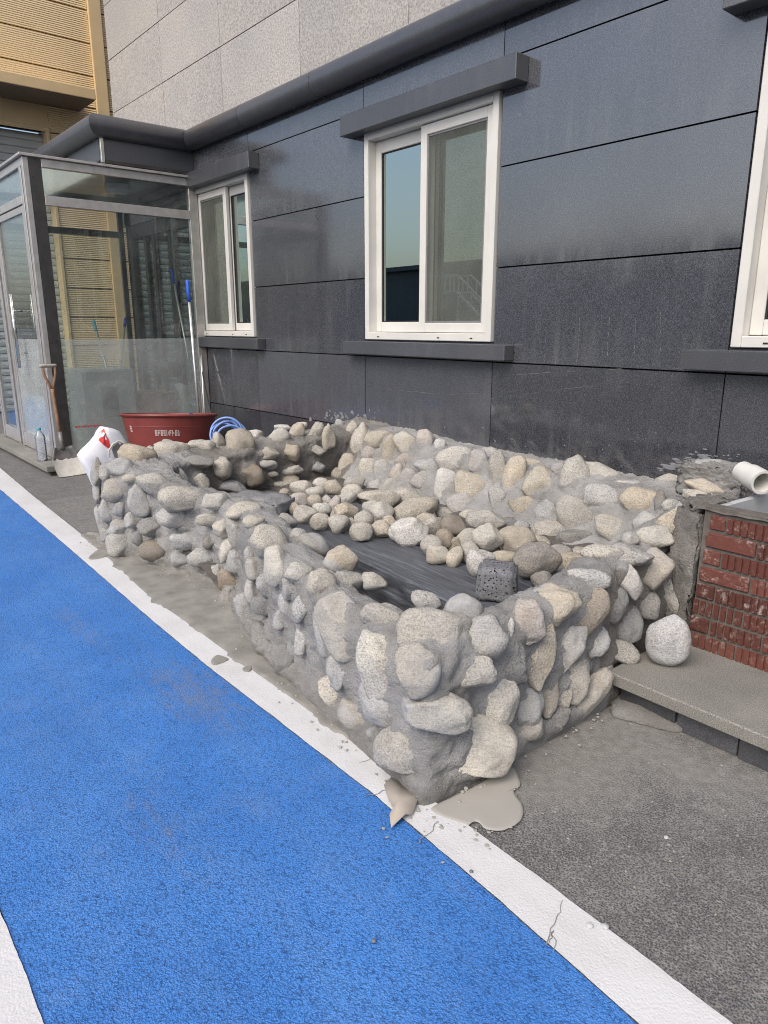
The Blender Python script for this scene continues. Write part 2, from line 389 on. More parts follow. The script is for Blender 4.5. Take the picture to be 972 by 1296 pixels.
# cement dust: thick beside the planter's right face and along the step, thinner outwards
dR = np.hypot(np.clip(-1.35-X, 0, None), 0) + np.clip(X+1.30, 0, None)
dust = np.maximum(dust, .72*np.exp(-((X+1.25)/.42)**2)*sstep(1.15, 1.7, Y)*(X > -1.5))
dust = np.maximum(dust, .62*np.exp(-((Y-2.1)/.38)**2)*(X > -1.5)*np.exp(-((X+1.0)/.7)**2))
dust = np.maximum(dust, .36*(X > -1.5)*sstep(.9, 1.5, Y)*np.exp(-((X+.9)/.5)**2))
dust = np.maximum(dust, .36*(X > -1.5)*(Y > 1.0))
dust = np.maximum(dust, .50*(X < -1.5)*(Y > 1.1)*(X > -6.2)); dust = np.maximum(dust, .38*(X <= -6.2)*(Y > 1.1))
dust = np.maximum(dust, .7*(X < -2.1)*(X > -4.9)*(Y > 1.2)*(Y < 1.8))
ground = mesh_obj('ground', gv, gf, 'asphalt', None, True); tag(ground, kind='structure'); attr(ground, 'dust', dust)

inner = [(.6, 1.10), (-.565, 1.143), (-.777, 1.158), (-1.042, 1.174), (-1.455, 1.19), (-2.25, 1.188), (-2.61, 1.186), (-3.26, 1.20), (-4.65, 1.249), (-6.89, 1.318), (-9, 1.40), (-14, 1.62), (-40, 2.7)]
outer = [(.6, 1.27), (-.445, 1.292), (-.89, 1.308), (-1.5, 1.31), (-1.8, 1.325), (-2.76, 1.325), (-3.34, 1.338), (-4.27, 1.383), (-4.84, 1.409), (-6.48, 1.475), (-7.97, 1.551), (-14, 1.86), (-40, 3.0)]
def interp(poly, x):
    p = sorted(poly); return np.interp(x, [a for a, _ in p], [b for _, b in p])
def strip(name, mat, flo, fhi, z, xs, ny_, wob_lo=0., wob_hi=0.):
    lo = flo(xs) + wob_lo*np.array([nz((x, 0, 0), 9)+.6*nz((x, 3, 0), 31) for x in xs]); hi = fhi(xs) + wob_hi*np.array([nz((x, 7, 0), 9)+.6*nz((x, 9, 0), 31) for x in xs])
    T = np.linspace(0, 1, ny_)
    v = np.array([(x, a+(b-a)*t, z) for x, a, b in zip(xs, lo, hi) for t in T])
    n = len(xs); f = [(i*ny_+j, (i+1)*ny_+j, (i+1)*ny_+j+1, i*ny_+j+1) for i in range(n-1) for j in range(ny_-1)]
    return mesh_obj(name, v, f, mat)
xs_near = np.concatenate([np.array([-40, -25, -16, -12, -10]), np.arange(-9, .61, .02)])
lane = strip('blue_lane', 'blue_coating', lambda x: .2+0*x, lambda x: interp(inner, x), .004, xs_near, 28, .003, .003)
tag(lane, kind='structure')
lv = np.array([v.co for v in lane.data.vertices])
worn = .50*np.exp(-(((lv[:, 0]+2.42)/.45)**2+((lv[:, 1]-1.05)/.19)**2)) + .34*np.exp(-(((lv[:, 0]+1.75)/.5)**2+((lv[:, 1]-.62)/.12)**2)) + .4*np.exp(-(((lv[:, 0]+3.4)/.5)**2+((lv[:, 1]-.9)/.08)**2))
attr(lane, 'worn', worn)
ln = strip('white_line', 'white_paint', lambda x: interp(inner, x), lambda x: interp(outer, x), .008, xs_near, 4, .003, .004); tag(ln, kind='structure')
ln2 = strip('white_line', 'white_paint', lambda x: .02+0*x, lambda x: .2+0*x, .008, xs_near, 3, .003, .004); tag(ln2, kind='structure')
def crack(pts, wd=.0024, z=.0095):
    mb = MB(); P = [gz(*p, z) for p in pts]; Q = [P[0]]
    for a, b in zip(P, P[1:]):
        for k in range(1, 6):
            t = k/5; q = a.lerp(b, t); d = (b-a).normalized(); s = Vector((-d.y, d.x, 0)); Q.append(q+s*random.uniform(-.006, .006)*(k < 5))
    for i in range(len(Q)-1):
        d = (Q[i+1]-Q[i]).normalized(); s = Vector((-d.y, d.x, 0)); w0 = wd*random.uniform(.3, .6); w1 = wd*random.uniform(.3, .6)
        mb.quad(Q[i]-s*w0, Q[i+1]-s*w1, Q[i+1]+s*w1, Q[i]+s*w0)
    o = mb.build('paint_crack', 'crack_grey'); return tag(o, kind='structure')
crack([(712, 1139), (704, 1163), (690, 1196), (701, 1178), (700, 1206)]); crack([(555, 1040), (540, 1057), (528, 1068)], .003)
crack([(455, 965), (483, 955)], .003); crack([(462, 1008), (490, 1000)], .003)

def blob(name, mat, poly, z0, z1, parent=None, sub=5, wob=.012, crown=.0, plane=None):
    """flat irregular patch: outline polygon (world xy) with a wobbled rim and a low crown"""
    P = [Vector((a, b, 0)) for a, b in poly]; Q = []; m = len(P)
    for i in range(m):
        p0, a, b, p3 = P[i-1], P[i], P[(i+1) % m], P[(i+2) % m]
        for k in range(sub):
            t = k/sub; q = .5*(2*a+(b-p0)*t+(2*p0-5*a+4*b-p3)*t*t+(3*a-p0-3*b+p3)*t**3); Q.append(q+Vector((nz(q, 14)+.5*nz(q, 45), nz(q, 14, 5.)+.5*nz(q, 45, 2.), 0))*wob)
    c = sum(Q, Vector())/len(Q); n = len(Q); V = [Vector((q.x, q.y, z0)) for q in Q]
    for fac, hh in ((.985, .75), (.9, 1.), (.6, 1.05), (.3, 1.05)):
        V += [Vector((c.x+(q.x-c.x)*fac, c.y+(q.y-c.y)*fac, z0+(z1-z0)*hh+crown*(1-fac)+.25*(z1-z0)*nz(q*fac, 8))) for q in Q]
    V.append(Vector((c.x, c.y, z1+crown)))
    F = [(r*n+i, r*n+(i+1) % n, (r+1)*n+(i+1) % n, (r+1)*n+i) for r in range(4) for i in range(n)] + [(4*n+i, 4*n+(i+1) % n, 5*n) for i in range(n)]
    return mesh_obj(name, V, F, mat, parent, True)
def gpoly(pts, z=0.): return [tuple(gz(*p, z))[:2] for p in pts]
o = blob('cement_puddle', 'puddle_cement', gpoly([(545, 1026), (575, 1010), (610, 993), (640, 974), (655, 980), (658, 997), (650, 1004), (661, 1022), (660, 1038), (640, 1052), (615, 1053), (603, 1043), (592, 1047), (575, 1042), (560, 1036)]), .008, .0112, wob=.006)
tag(o, 'pale dried cement puddle spilled beside the right front corner of the planter', 'cement puddle')
sx = np.arange(-4.95, -1.50, .012); SV = []
for x in sx:
    lo = float(interp(outer, x))-.012-.035*max(0., nz((x, 0, 0), 4.5)+.5*nz((x, 2, 0), 17)+.3*nz((x, 5, 0), 50))*(1 if x > -4.4 else .4)-.02*math.exp(-((x+3.6)/.4)**2)
    hi = float(np.interp(x, [-5, -4.8, -4.45, -4.0, -3.55, -3.24, -2.95, -2.5, -2.1, -1.5], [1.42, 1.56, 1.56, 1.66, 1.77, 1.76, 1.64, 1.54, 1.48, 1.40]))
    for j, tt in enumerate((0, .04, .12, .25, .4, .55, .7, .85, 1)):
        y = lo+(hi-lo)*tt; SV.append((x, y, .0084 if j == 0 else .0125+.004*nz((x, y, 0), 12)+.002*nz((x, y, 0), 40)+.03*max(0, tt-.7)))
o = mesh_obj('mortar_smear', np.array(SV), gridfaces(len(sx), 9), 'smear_cement', None, True)
tag(o, 'thin grey mortar smear between the planter front and the white line', 'mortar smear')
for pts, lab in (([(268, 838), (275, 832), (288, 836), (285, 840), (272, 844)], 'small grey mortar blot on the white line, nearer the lane'), ([(307, 848), (318, 846), (316, 852), (308, 852)], 'small grey mortar blot on the white line, nearer the planter'),
                 ([(112, 708), (124, 698), (140, 700), (135, 706), (118, 710)], 'grey mortar streak on the white line at the planter far corner')):
    tag(blob('mortar_blot', 'smear_cement', gpoly(pts), .0085, .013, sub=4, wob=.006), lab, 'mortar blot', 'mortar blots on the white line')
# peeled board scrap at the corner with a nail
sp = [(488, 988), (497, 984), (512, 990), (531, 1000), (532, 1008), (524, 1025), (515, 1031), (497, 1042), (495, 1030), (500, 1020), (493, 1005)]
mb = MB(); top = [gz(x-2, y+5, .016)+Vector((0, 0, .018*math.sin(i*1.3)**2)) for i, (x, y) in enumerate(sp)]; cc = sum(top, Vector())/len(top)+Vector((0, 0, .006)); n = len(top)
mb.add(top+[cc]+[p-Vector((0, 0, .004)) for p in top], [(i, (i+1) % n, n) for i in range(n)]+[(n+1+i, n+1+(i+1) % n, (i+1) % n, i) for i in range(n)])
scr = root('board_scrap', gz(510, 1010), 'torn beige board scrap curling at the planter corner on the white line', 'board scrap')
mb.build('board', 'scrap_board', scr, True)
MB().tube([gz(511, 993, .0), gz(511, 993, .0)+Vector((.0, 0, .045))], .003, 6).build('nail', 'black_rod', scr)
for (x, y, r, lab) in ((596, 1107, .006, 'tiny black pebble lying on the white line'), (843, 1064, .007, 'pale grey pebble on dusty asphalt nearest the step'), (766, 1178, .009, 'pale pebble on dark asphalt, larger of a pair'), (746, 1176, .008, 'pale pebble on dark asphalt, smaller of a pair'), (473, 1195, .006, 'dark pebble lying on the blue lane')):
    p = gz(x, y, .0); bm = bmesh.new(); bmesh.ops.create_icosphere(bm, subdivisions=2, radius=r)
    for v in bm.verts: v.co *= 1+.4*nz(v.co, 90, x); v.co.z *= .6
    me = bpy.data.meshes.new('pebble'); bm.to_mesh(me); bm.free(); me.materials.append(M['lava_rock' if 'black' in lab or 'dark pebble' in lab else 'concrete_pale'])
    o = bpy.data.objects.new('pebble', me); o.location = p+Vector((0, 0, .008+r*.4)); C.objects.link(o); tag(o, lab, 'pebble')

# ------------------------------------------------------------------ granite building
WY = 3.66
bld = root('granite_building', (-4.6, WY, 0), 'grey building with dark granite base, pale granite above and white sliding windows', 'building')
XG = [-9.62, -7.56, -6.36, -4.63, -3.26, -1.70, -.33, 1.3, 2.6]
ZG = [-.03, .572, 1.169, 1.766, 2.363, 2.96, 3.27]
WIN = [(-7.54, -6.37), (-4.61, -3.265), (-1.69, -.34)]; WZ = (1.295, 2.80)
def cells(xs, zs, mat, holes):
    for i in range(len(xs)-1):
        for j in range(len(zs)-1):
            x0, x1, z0, z1 = xs[i]+.0032, xs[i+1]-.0032, zs[j]+.0045, zs[j+1]-.0045
            parts = [(z0, z1)]
            for (hx0, hx1, hz0, hz1) in holes:
                if x0 < hx1-.02 and x1 > hx0+.02:
                    np_ = []
                    for a, b in parts:
                        if b <= hz0 or a >= hz1: np_.append((a, b)); continue
                        if a < hz0-.01: np_.append((a, hz0))
                        if b > hz1+.01: np_.append((hz1, b))
                    parts = np_
            for a, b in parts:
                MB().box(x0, x1, WY+random.uniform(-.0008, .0008), WY+.03, a, b).build('granite_panel', mat, bld, loc=((x0+x1)/2, WY, (a+b)/2))
holes = [(a, b, *WZ) for a, b in WIN] + [(-9.45, -7.60, -.1, 2.62)]
cells(XG, ZG, 'dark_granite', holes)
XU = [-9.62, -8.12, -6.80, -5.46, -4.13, -2.80, -1.47, -.14, 1.2, 2.6]
cells(XU, [3.275, 3.37, 3.94, 4.515, 5.09, 5.66, 6.23, 6.8, 7.37, 7.95], 'light_granite', [])
core = MB(); cols = [-9.60, -9.45, -7.60, -7.54, -6.37, -4.61, -3.265, -1.69, -.34, 2.6]
for a, b in zip(cols, cols[1:]):
    op = None
    if (a, b) in WIN: op = WZ
    elif a == -9.45: op = (-.1, 2.62)
    if op is None: core.box(a, b, WY+.028, WY+.25, -.1, 8)
    else:
        if op[0] > 0: core.box(a, b, WY+.028, WY+.25, -.1, op[0])
        core.box(a, b, WY+.028, WY+.25, op[1], 8)
core.box(-9.6, -9.45, WY+.25, 14, -.1, 8)
core.build('wall_core', 'joint_dark', bld)
# return face at the far corner
for zz0, zz1 in zip([3.37, 3.94, 4.515, 5.09, 5.66, 6.23, 6.8, 7.37], [3.94, 4.515, 5.09, 5.66, 6.23, 6.8, 7.37, 7.95]):
    for yy in range(6): MB().box(-9.64, -9.61, WY+.035+yy*1.4, WY+.03+(yy+1)*1.4, zz0+.003, zz1-.003).build('granite_panel', 'light_granite', bld, loc=(-9.62, WY+.7+yy*1.4, zz0+.3))
box('roof', 'concrete_pale', bld, -9.7, 2.6, WY-.02, 14, 8.0, 8.15)
room = MB()
for (a, b) in ((-7.6, -4.75), (-4.7, -3.1), (-1.75, 1.0)):
    x0, x1, y0, y1, z0, z1 = a, b, WY+.26, WY+3.0, .2, 3.0
    V = [(x, y, z) for x in (x0, x1) for y in (y0, y1) for z in (z0, z1)]
    room.add(V, [(0, 1, 3, 2), (4, 6, 7, 5), (2, 3, 7, 6), (0, 2, 6, 4), (1, 5, 7, 3)])
room.build('room_interior', 'interior', bld)

def rect_frame(mb, x0, x1, z0, z1, y0, y1, wl, wr, wb, wt, bev=.003):
    """four butted members of a rectangular frame lying in an XZ plane"""
    mb.box(x0, x0+wl, y0, y1, z0, z1, bev); mb.box(x1-wr, x1, y0, y1, z0, z1, bev)
    mb.box(x0+wl+.0004, x1-wr-.0004, y0+.0006, y1-.0006, z0, z0+wb, bev); mb.box(x0+wl+.0004, x1-wr-.0004, y0+.0006, y1-.0006, z1-wt, z1, bev); return mb
def window(x0, x1, front_left, frac, curtain=None):
    z0, z1 = WZ
    wroot = rect_frame(MB(), x0+.005, x1-.005, z0+.004, z1-.004, WY-.022, WY+.16, .05, .05, .055, .055, .004).build('window', 'pvc_white', bld, loc=((x0+x1)/2, WY, z0))
    xm = x0+(x1-x0)*frac; L = (x0+.056, xm+.03); Rr = (xm-.03, x1-.056)
    fr, bk = (L, Rr) if front_left else (Rr, L)
    zb, zt = z0+.062, z1-.062
    rect_frame(MB(), fr[0], fr[1], zb, zt, WY+.004, WY+.042, .062, .062, .066, .066, .004).build('sash', 'pvc_white', wroot)
    rect_frame(MB(), fr[0]+.0635, fr[1]-.0635, zb+.0675, zt-.0675, WY+.012, WY+.036, .012, .012, .012, .012, 0).build('gasket', 'seal_grey', wroot)
    box('insect_screen', 'insect_screen', wroot, fr[0]+.066, fr[1]-.066, WY+.016, WY+.018, zb+.07, zt-.07)
    box('pane', 'window_glass', wroot, fr[0]+.02, fr[1]-.02, WY+.095, WY+.101, zb+.02, zt-.02)
    rect_frame(MB(), bk[0], bk[1], zb, zt, WY+.054, WY+.092, .062, .062, .075, .085, .004).build('sash', 'pvc_white', wroot)
    rect_frame(MB(), bk[0]+.0635, bk[1]-.0635, zb+.0765, zt-.0865, WY+.062, WY+.086, .008, .008, .008, .008, 0).build('gasket', 'joint_dark', wroot)
    box('pane', 'window_glass', wroot, bk[0]+.066, bk[1]-.066, WY+.068, WY+.074, zb+.08, zt-.09)
    # weep holes in the bottom rail
    mb = MB()
    for q in (.12, .62, .86): mb.box(x0+(x1-x0)*q, x0+(x1-x0)*q+.022, WY-.0235, WY-.021, z0+.022, z0+.030)
    tag(mb.build('weep_hole', 'joint_dark', wroot), kind='stuff')
    if curtain:
        mb = MB(); n = 26; cx0, cx1 = curtain
        P = [(cx0+(cx1-cx0)*i/n, WY+.30+.025*math.sin(i*1.9)) for i in range(n+1)]
        for (a, b), (c, d) in zip(P, P[1:]): mb.quad((a, b, z0-.1), (c, d, z0-.1), (c, d, z1), (a, b, z1))
        mb.build('curtain', 'curtain', wroot)
    MB().box(x0-.19, x1+.185, WY-.098, WY-.001, 1.185, 1.285, .004).build('window_sill', 'trim_granite', bld, loc=((x0+x1)/2, WY, 1.23))
    MB().box(x0-.17 if x0 > -7 else x0+.02, x1+.20, WY-.115, WY-.001, 2.79, 2.93, .004).build('lintel', 'trim_granite', bld, loc=((x0+x1)/2, WY, 2.86))
window(*WIN[0], True, .56); window(*WIN[1], False, .475, (-4.3, -4.0)); window(*WIN[2], False, .5)

mb = MB()
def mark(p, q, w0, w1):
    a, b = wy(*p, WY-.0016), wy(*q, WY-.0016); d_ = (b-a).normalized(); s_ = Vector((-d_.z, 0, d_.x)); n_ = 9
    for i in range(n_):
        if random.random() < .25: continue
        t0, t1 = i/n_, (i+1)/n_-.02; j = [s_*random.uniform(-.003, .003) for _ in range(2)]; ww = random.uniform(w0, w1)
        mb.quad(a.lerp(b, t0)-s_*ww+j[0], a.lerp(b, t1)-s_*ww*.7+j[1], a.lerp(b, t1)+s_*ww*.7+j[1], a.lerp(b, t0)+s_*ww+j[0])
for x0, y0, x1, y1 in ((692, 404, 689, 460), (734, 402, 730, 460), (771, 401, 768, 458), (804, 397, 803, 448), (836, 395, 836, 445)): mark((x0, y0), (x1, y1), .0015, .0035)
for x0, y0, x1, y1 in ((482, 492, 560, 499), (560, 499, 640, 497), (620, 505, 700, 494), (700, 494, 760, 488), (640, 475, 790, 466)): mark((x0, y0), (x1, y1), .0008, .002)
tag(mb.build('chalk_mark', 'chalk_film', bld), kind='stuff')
# round granite cornice: along the wall, round the canopy
def moulding(path, r, cuts):
    """half-buried round bar along a polyline with mitred corners, cut into segments at joints"""
    n = 20; P = [Vector(p) for p in path]
    segs = []
    for i in range(len(P)-1):
        a, b = P[i], P[i+1]; d = (b-a).normalized(); L = (b-a).length
        ts = [0] + [t for t in cuts[i] if 0 < t < L] + [L]
        for t0, t1 in zip(ts, ts[1:]):
            ring = []
            for t, nb, k in ((t0, P[i-1] if i > 0 else None, 0), (t1, P[i+2] if i+2 < len(P) else None, 1)):
                c = a+d*t; edge = (t == 0 and nb is not None) or (t == L and nb is not None)
                if edge:
                    d2 = ((a-nb) if k == 0 else (nb-b)).normalized(); pn = (d+d2).normalized()
                else: pn = d; c = c+d*(.0025 if k == 0 else -.0025)
                s = Vector((-d.y, d.x, 0)); u = Vector((0, 0, 1)); pts = []
                for q in range(n):
                    v = s*math.cos(2*math.pi*q/n)*r+u*math.sin(2*math.pi*q/n)*r
                    pts.append(c+v-d*(v.dot(pn)/d.dot(pn)))
                ring.append(pts)
            F = [(q, (q+1) % n, n+(q+1) % n, n+q) for q in range(n)]+[tuple(reversed(range(n))), tuple(range(n, 2*n))]
            o = MB().add(ring[0]+ring[1], F).build('cornice_segment', 'trim_granite', bld, loc=(ring[0][0]+ring[1][0])/2, auto=60)
moulding([(2.6, WY-.055, 3.245), (-7.47, WY-.055, 3.245), (-7.47, 2.67, 3.245), (-9.7, 2.67, 3.245)], .098,
         [[2.6+x for x in (.2, -.98, -2.15, -3.32, -4.49)]+[2.6+5.13, 2.6+6.28], [], [1.1]])
# entrance canopy
box('canopy_side', 'trim_granite', bld, -7.53, -7.50, 2.74, WY-.002, 2.955, 3.20)
box('canopy_front', 'trim_granite', bld, -9.7, -7.531, 2.70, 2.735, 2.955, 3.20)
box('canopy_soffit', 'dark_granite', bld, -9.7, -7.54, 2.74, WY-.002, 2.93, 2.952)
box('canopy_top', 'concrete_pale', bld, -9.7, -7.50, 2.72, WY-.002, 3.24, 3.30)
MB().box(-7.52, -7.485, 2.70, 2.735, 2.93, 3.17, .003).build('corner_strip', 'stainless', bld)
box('canopy_flashing', 'dark_steel', bld, -7.50, -7.47, 2.74, WY-.004, 2.925, 2.955)
MB().lathe((-8.3, 3.14, 2.80), [(.001, 0), (.09, .004), (.13, .03), (.135, .128)], 24).build('ceiling_lamp', 'lamp_white', bld, auto=50)
# entrance doors in the wall plane, behind the vestibule
ed = rect_frame(MB(), -9.44, -7.61, 0.02, 2.615, WY-.01, WY+.10, .10, .10, .06, .16).build('entrance_door', 'dark_steel', bld, loc=(-8.5, WY, 0))
mb = MB()
for x in (-9.0, -8.75, -8.30, -8.22): mb.box(x, x+.075, WY+.005, WY+.07, .08, 2.455, .003)
mb.build('door_stile', 'dark_steel', ed)
for a, b in ((-9.34, -9.0), (-8.925, -8.75), (-8.675, -8.30), (-8.145, -7.71)): box('pane', 'door_glass', ed, a+.001, b-.001, WY+.03, WY+.036, .08, 2.455)
mb = MB(); V = [(x, y, z) for x in (-9.44, -7.61) for y in (WY+.26, WY+3) for z in (0, 2.9)]
mb.add(V, [(0, 1, 3, 2), (4, 6, 7, 5), (2, 3, 7, 6), (0, 2, 6, 4), (1, 5, 7, 3)]); mb.build('hall_interior', 'interior', bld)

# ------------------------------------------------------------------ glass vestibule
kb = root('entrance_step', (-8.5, 2.7, 0), 'low granite step under the glass vestibule', 'step')
MB().box(-9.9, -7.20, 1.80, 1.93, .045, .10, .004).build('edging', 'step_granite', kb)
box('riser', 'cement_dark', kb, -9.9, -7.24, 1.84, WY-.03, -.02, .044)
MB().box(-9.9, -7.30, 1.932, WY-.002, .046, .098, .003).build('paving', 'step_granite', kb)
vb = root('glass_vestibule', (-8.5, 2.7, .1), 'glass vestibule with metal frame and frosted lower panes at the entrance', 'vestibule')
SX, FY, FX, ZT = -7.45, 1.97, -9.6, 2.88
def post(x0, x1, y0, y1, z0=.1, z1=ZT, mat='aluminium'): return MB().box(x0, x1, y0, y1, z0, z1, .003).build('post', mat, vb)
post(SX-.055, SX, FY, FY+.05); post(SX-.045, SX-.002, FY+.052, FY+.16, mat='dark_steel'); post(SX-.06, SX, WY-.10, WY-.004)
post(FX, FX+.05, FY, FY+.05); post(FX, FX+.05, WY-.08, WY-.02, mat='dark_steel'); post(SX-.16, SX-.10, FY+.002, FY+.05); post(-8.75, -8.69, FY+.002, FY+.05); post(-8.90, -8.84, FY+.003, FY+.05)
def rail(x0, x1, y0, y1, z0, z1, mat='aluminium'): return MB().box(x0, x1, y0, y1, z0, z1, .003).build('rail', mat, vb)
rail(SX-.05, SX+.002, FY+.161, WY-.101, ZT-.07, ZT+.002); rail(SX-.05, SX+.004, FY+.161, WY-.101, 2.485, 2.57)
rail(SX-.04, SX-.006, FY+.161, WY-.101, .102, .17, 'dark_steel')
rail(FX+.051, SX-.056, FY+.001, FY+.05, ZT-.07, ZT+.002); rail(FX+.051, SX-.161, FY-.002, FY+.05, 2.50, 2.575)
rail(FX, FX+.05, FY+.051, WY-.081, ZT-.07, ZT, 'dark_steel'); rail(FX, FX+.05, FY+.051, WY-.081, 2.485, 2.56, 'dark_steel'); rail(FX+.051, SX-.051, WY-.08, WY-.012, ZT-.07, ZT, 'dark_steel')
rail(SX-.03, SX+.03, FY-.03, WY-.05, ZT+.004, ZT+.028); rail(FX, SX-.031, FY-.03, FY+.06, ZT+.004, ZT+.028)
def pane(x0, x1, y0, y1, z0, z1, mat='clear_glass', name='pane', par=None): return box(name, mat, par or vb, x0, x1, y0, y1, z0, z1)
pane(SX-.028, SX-.020, FY+.165, WY-.104, .172, 2.483); pane(SX-.028, SX-.020, FY+.165, WY-.104, 2.572, ZT-.072)
pane(SX-.017, SX-.016, FY+.165, WY-.104, .173, 1.275, 'frosted_film', 'frosted_film')
pane(FX+.02, FX+.028, FY+.052, WY-.082, .12, 2.483); pane(FX+.052, SX-.162, FY+.022, FY+.030, 2.577, ZT-.072)
pane(FX+.06, SX-.06, FY+.07, WY-.03, ZT+.006, ZT+.016, 'roof_glass', 'roof_pane')
# red lettering too small to read on the frosted film
mb = MB()
for i in range(9):
    p = wx(96+i*3.8, 541-.25*i, SX); mb.box(SX-.0155, SX-.0145, p.y, p.y+.018, p.z-.008+.004*(i % 3), p.z+.010+.003*(i % 2))
mb.build('film_lettering', 'red_print', vb)
# sliding glass door in the front
dr = rect_frame(MB(), -8.68, SX-.165, .11, 2.49, FY+.004, FY+.044, .05, .05, .15, .06, .003).build('door', 'aluminium', vb, loc=(-8.2, FY, .1))
pane(-8.628, SX-.217, FY+.020, FY+.028, .262, 2.428, par=dr); pane(-8.628, SX-.217, FY+.016, FY+.017, .262, 1.275, 'frosted_film', 'frosted_film', dr)
hb = MB().tube([(-8.16, FY-.07, .985), (-8.16, FY-.07, 1.715)], .016, 10)
for z in (1.13, 1.55): hb.tube([(-8.16, FY-.07, z), (-8.16, FY+.02, z)], .008, 8)
hb.build('handle', 'stainless', dr, True)
d2 = rect_frame(MB(), FX+.06, -8.905, .11, 2.49, FY+.006, FY+.044, .05, .05, .15, .06, .003).build('door', 'aluminium', vb, loc=(-9.2, FY, .1))
pane(FX+.112, -8.957, FY+.020, FY+.028, .262, 2.428, par=d2)

# things stored inside the vestibule
mb = MB().box(-8.06, -7.56, 2.32, 2.86, .30, .97, .02); ap = root('storage_cabinet', (-8.0, 2.6, .1), 'pale cabinet with a dark hatch behind the frosted glass', 'cabinet')
mb.build('body', 'appliance', ap); MB().box(-7.562, -7.554, 2.50, 2.67, .48, .80, .002).build('hatch', 'seal_grey', ap)
MB().box(-8.03, -7.59, 2.35, 2.83, .10, .298, .01).build('base', 'appliance', ap); MB().box(-7.56, -7.552, 2.36, 2.82, .86, .95, .002).build('control_panel', 'concrete_pale', ap)
def carton(x0, x1, y0, y1, z0, z1, lab):
    c = root('cardboard_box', ((x0+x1)/2, (y0+y1)/2, z0), lab, 'box')
    MB().box(x0, x1, y0, y1, z0, z1, .004).build('carton', 'cardboard', c)
    box('flap', 'cardboard', c, x0+.01, (x0+x1)/2-.003, y0+.004, y1-.004, z1+.001, z1+.005); box('tape', 'concrete_pale', c, x1+.001, x1+.002, (y0+y1)/2-.03, (y0+y1)/2+.03, z0+.01, z1-.01)
carton(-7.96, -7.56, 2.93, 3.30, .10, .70, 'brown cardboard box standing behind the frosted glass')
carton(-8.9, -8.5, 2.6, 3.0, .10, .55, 'smaller brown cardboard box deep inside the vestibule')
bs = MB(); bs.lathe((-7.65, 3.43, .10), [(.02, 0), (.13, .02), (.15, .18), (.145, .36), (.10, .50), (.05, .56), (.09, .66), (.02, .68)], 20, 1, .8)
for v in bs.v: v += Vector((nz(v, 7), nz(v, 7, 3), nz(v, 7, 9)))*.05
tag(bs.build('rubbish_sack', 'sack_white', None, True, loc=(-7.65, 3.43, .1)), 'crumpled white sack leaning in the vestibule corner', 'sack')
MB_b = MB().lathe((-7.85, 3.36, .84), [(.02, 0), (.16, .01), (.20, .14), (.215, .145), (.205, .155), (.15, .03), (.01, .02)], 24, .9, .9)
tag(MB_b.build('basin', 'dark_steel', None, True, loc=(-7.85, 3.36, .84)), 'dark basin lying on top of the sack behind glass', 'basin')
def mop(a, b, grip, gl, lab, name='mop', r=.011, head=True, grp='mops and poles at the vestibule', mat='pole_metal'):
    a, b = Vector(a), Vector(b); d = (b-a).normalized(); g = root(name, a, lab, 'mop' if name == 'mop' else 'pole', grp)
    MB().tube([a, b-d*gl], r, 10).build('shaft', mat, g, True)
    if grip: MB().tube([b-d*(gl+.002), b-d*gl*.6, b-d*.02, b], [r*1.35, r*1.5, r*1.45, r*.9], 10).build('grip', grip, g, True)
    if head:
        m2 = MB().box(a.x-.05, a.x+.05, a.y-.12, a.y+.12, a.z-.0, a.z+.03, .006)
        m2.build('mop_head', 'curtain', g)
P0 = wx(217, 340, -7.85); P1 = wx(236, 440, -7.72); d = (P1-P0).normalized(); foot = P0+d*((.14-P0.z)/d.z)
mop(foot, P0, 'blue_plastic', .16, 'tall mop with blue grip leaning inside the vestibule beside the wall')
P0 = wx(118, 405, -8.0); P1 = wx(125, 430, -7.95); d = (P1-P0).normalized(); mop(P0+d*((.14-P0.z)/d.z), P0, 'teal_plastic', .12, 'mop with teal grip showing above the frosted glass')
P0 = wx(159, 402, -8.0); P1 = wx(156, 430, -7.95); d = (P1-P0).normalized(); mop(P0+d*((.14-P0.z)/d.z), P0, 'navy_plastic', .10, 'mop with dark blue grip showing above the frosted glass')
# outside, leaning at the corner of the vestibule and wall
P0 = wx(237, 354, -7.36); P1 = wx(252, 530, -7.30); d = (P1-P0).normalized(); mop(P0+d*((.03-P0.z)/d.z), P0, 'blue_plastic', .22, 'long metal pole with blue grip leaning on the vestibule corner outside', 'mop_pole', .014, False)
P0 = wy(254, 438, 3.60); P1 = wy(259, 528, 3.52); d = (P1-P0).normalized(); mop(P0+d*((.03-P0.z)/d.z), P0, None, 0., 'short plain metal pole leaning on the granite wall behind the tub', 'broom_pole', .012, False)
P0 = wy(252, 452, 3.62); P1 = wy(270, 538, 3.40); d = (P1-P0).normalized(); mop(P0+d*((.03-P0.z)/d.z), P0, None, 0., 'thin black rod leaning on the granite wall behind the tub', 'thin_rod', .006, False, mat='black_rod')

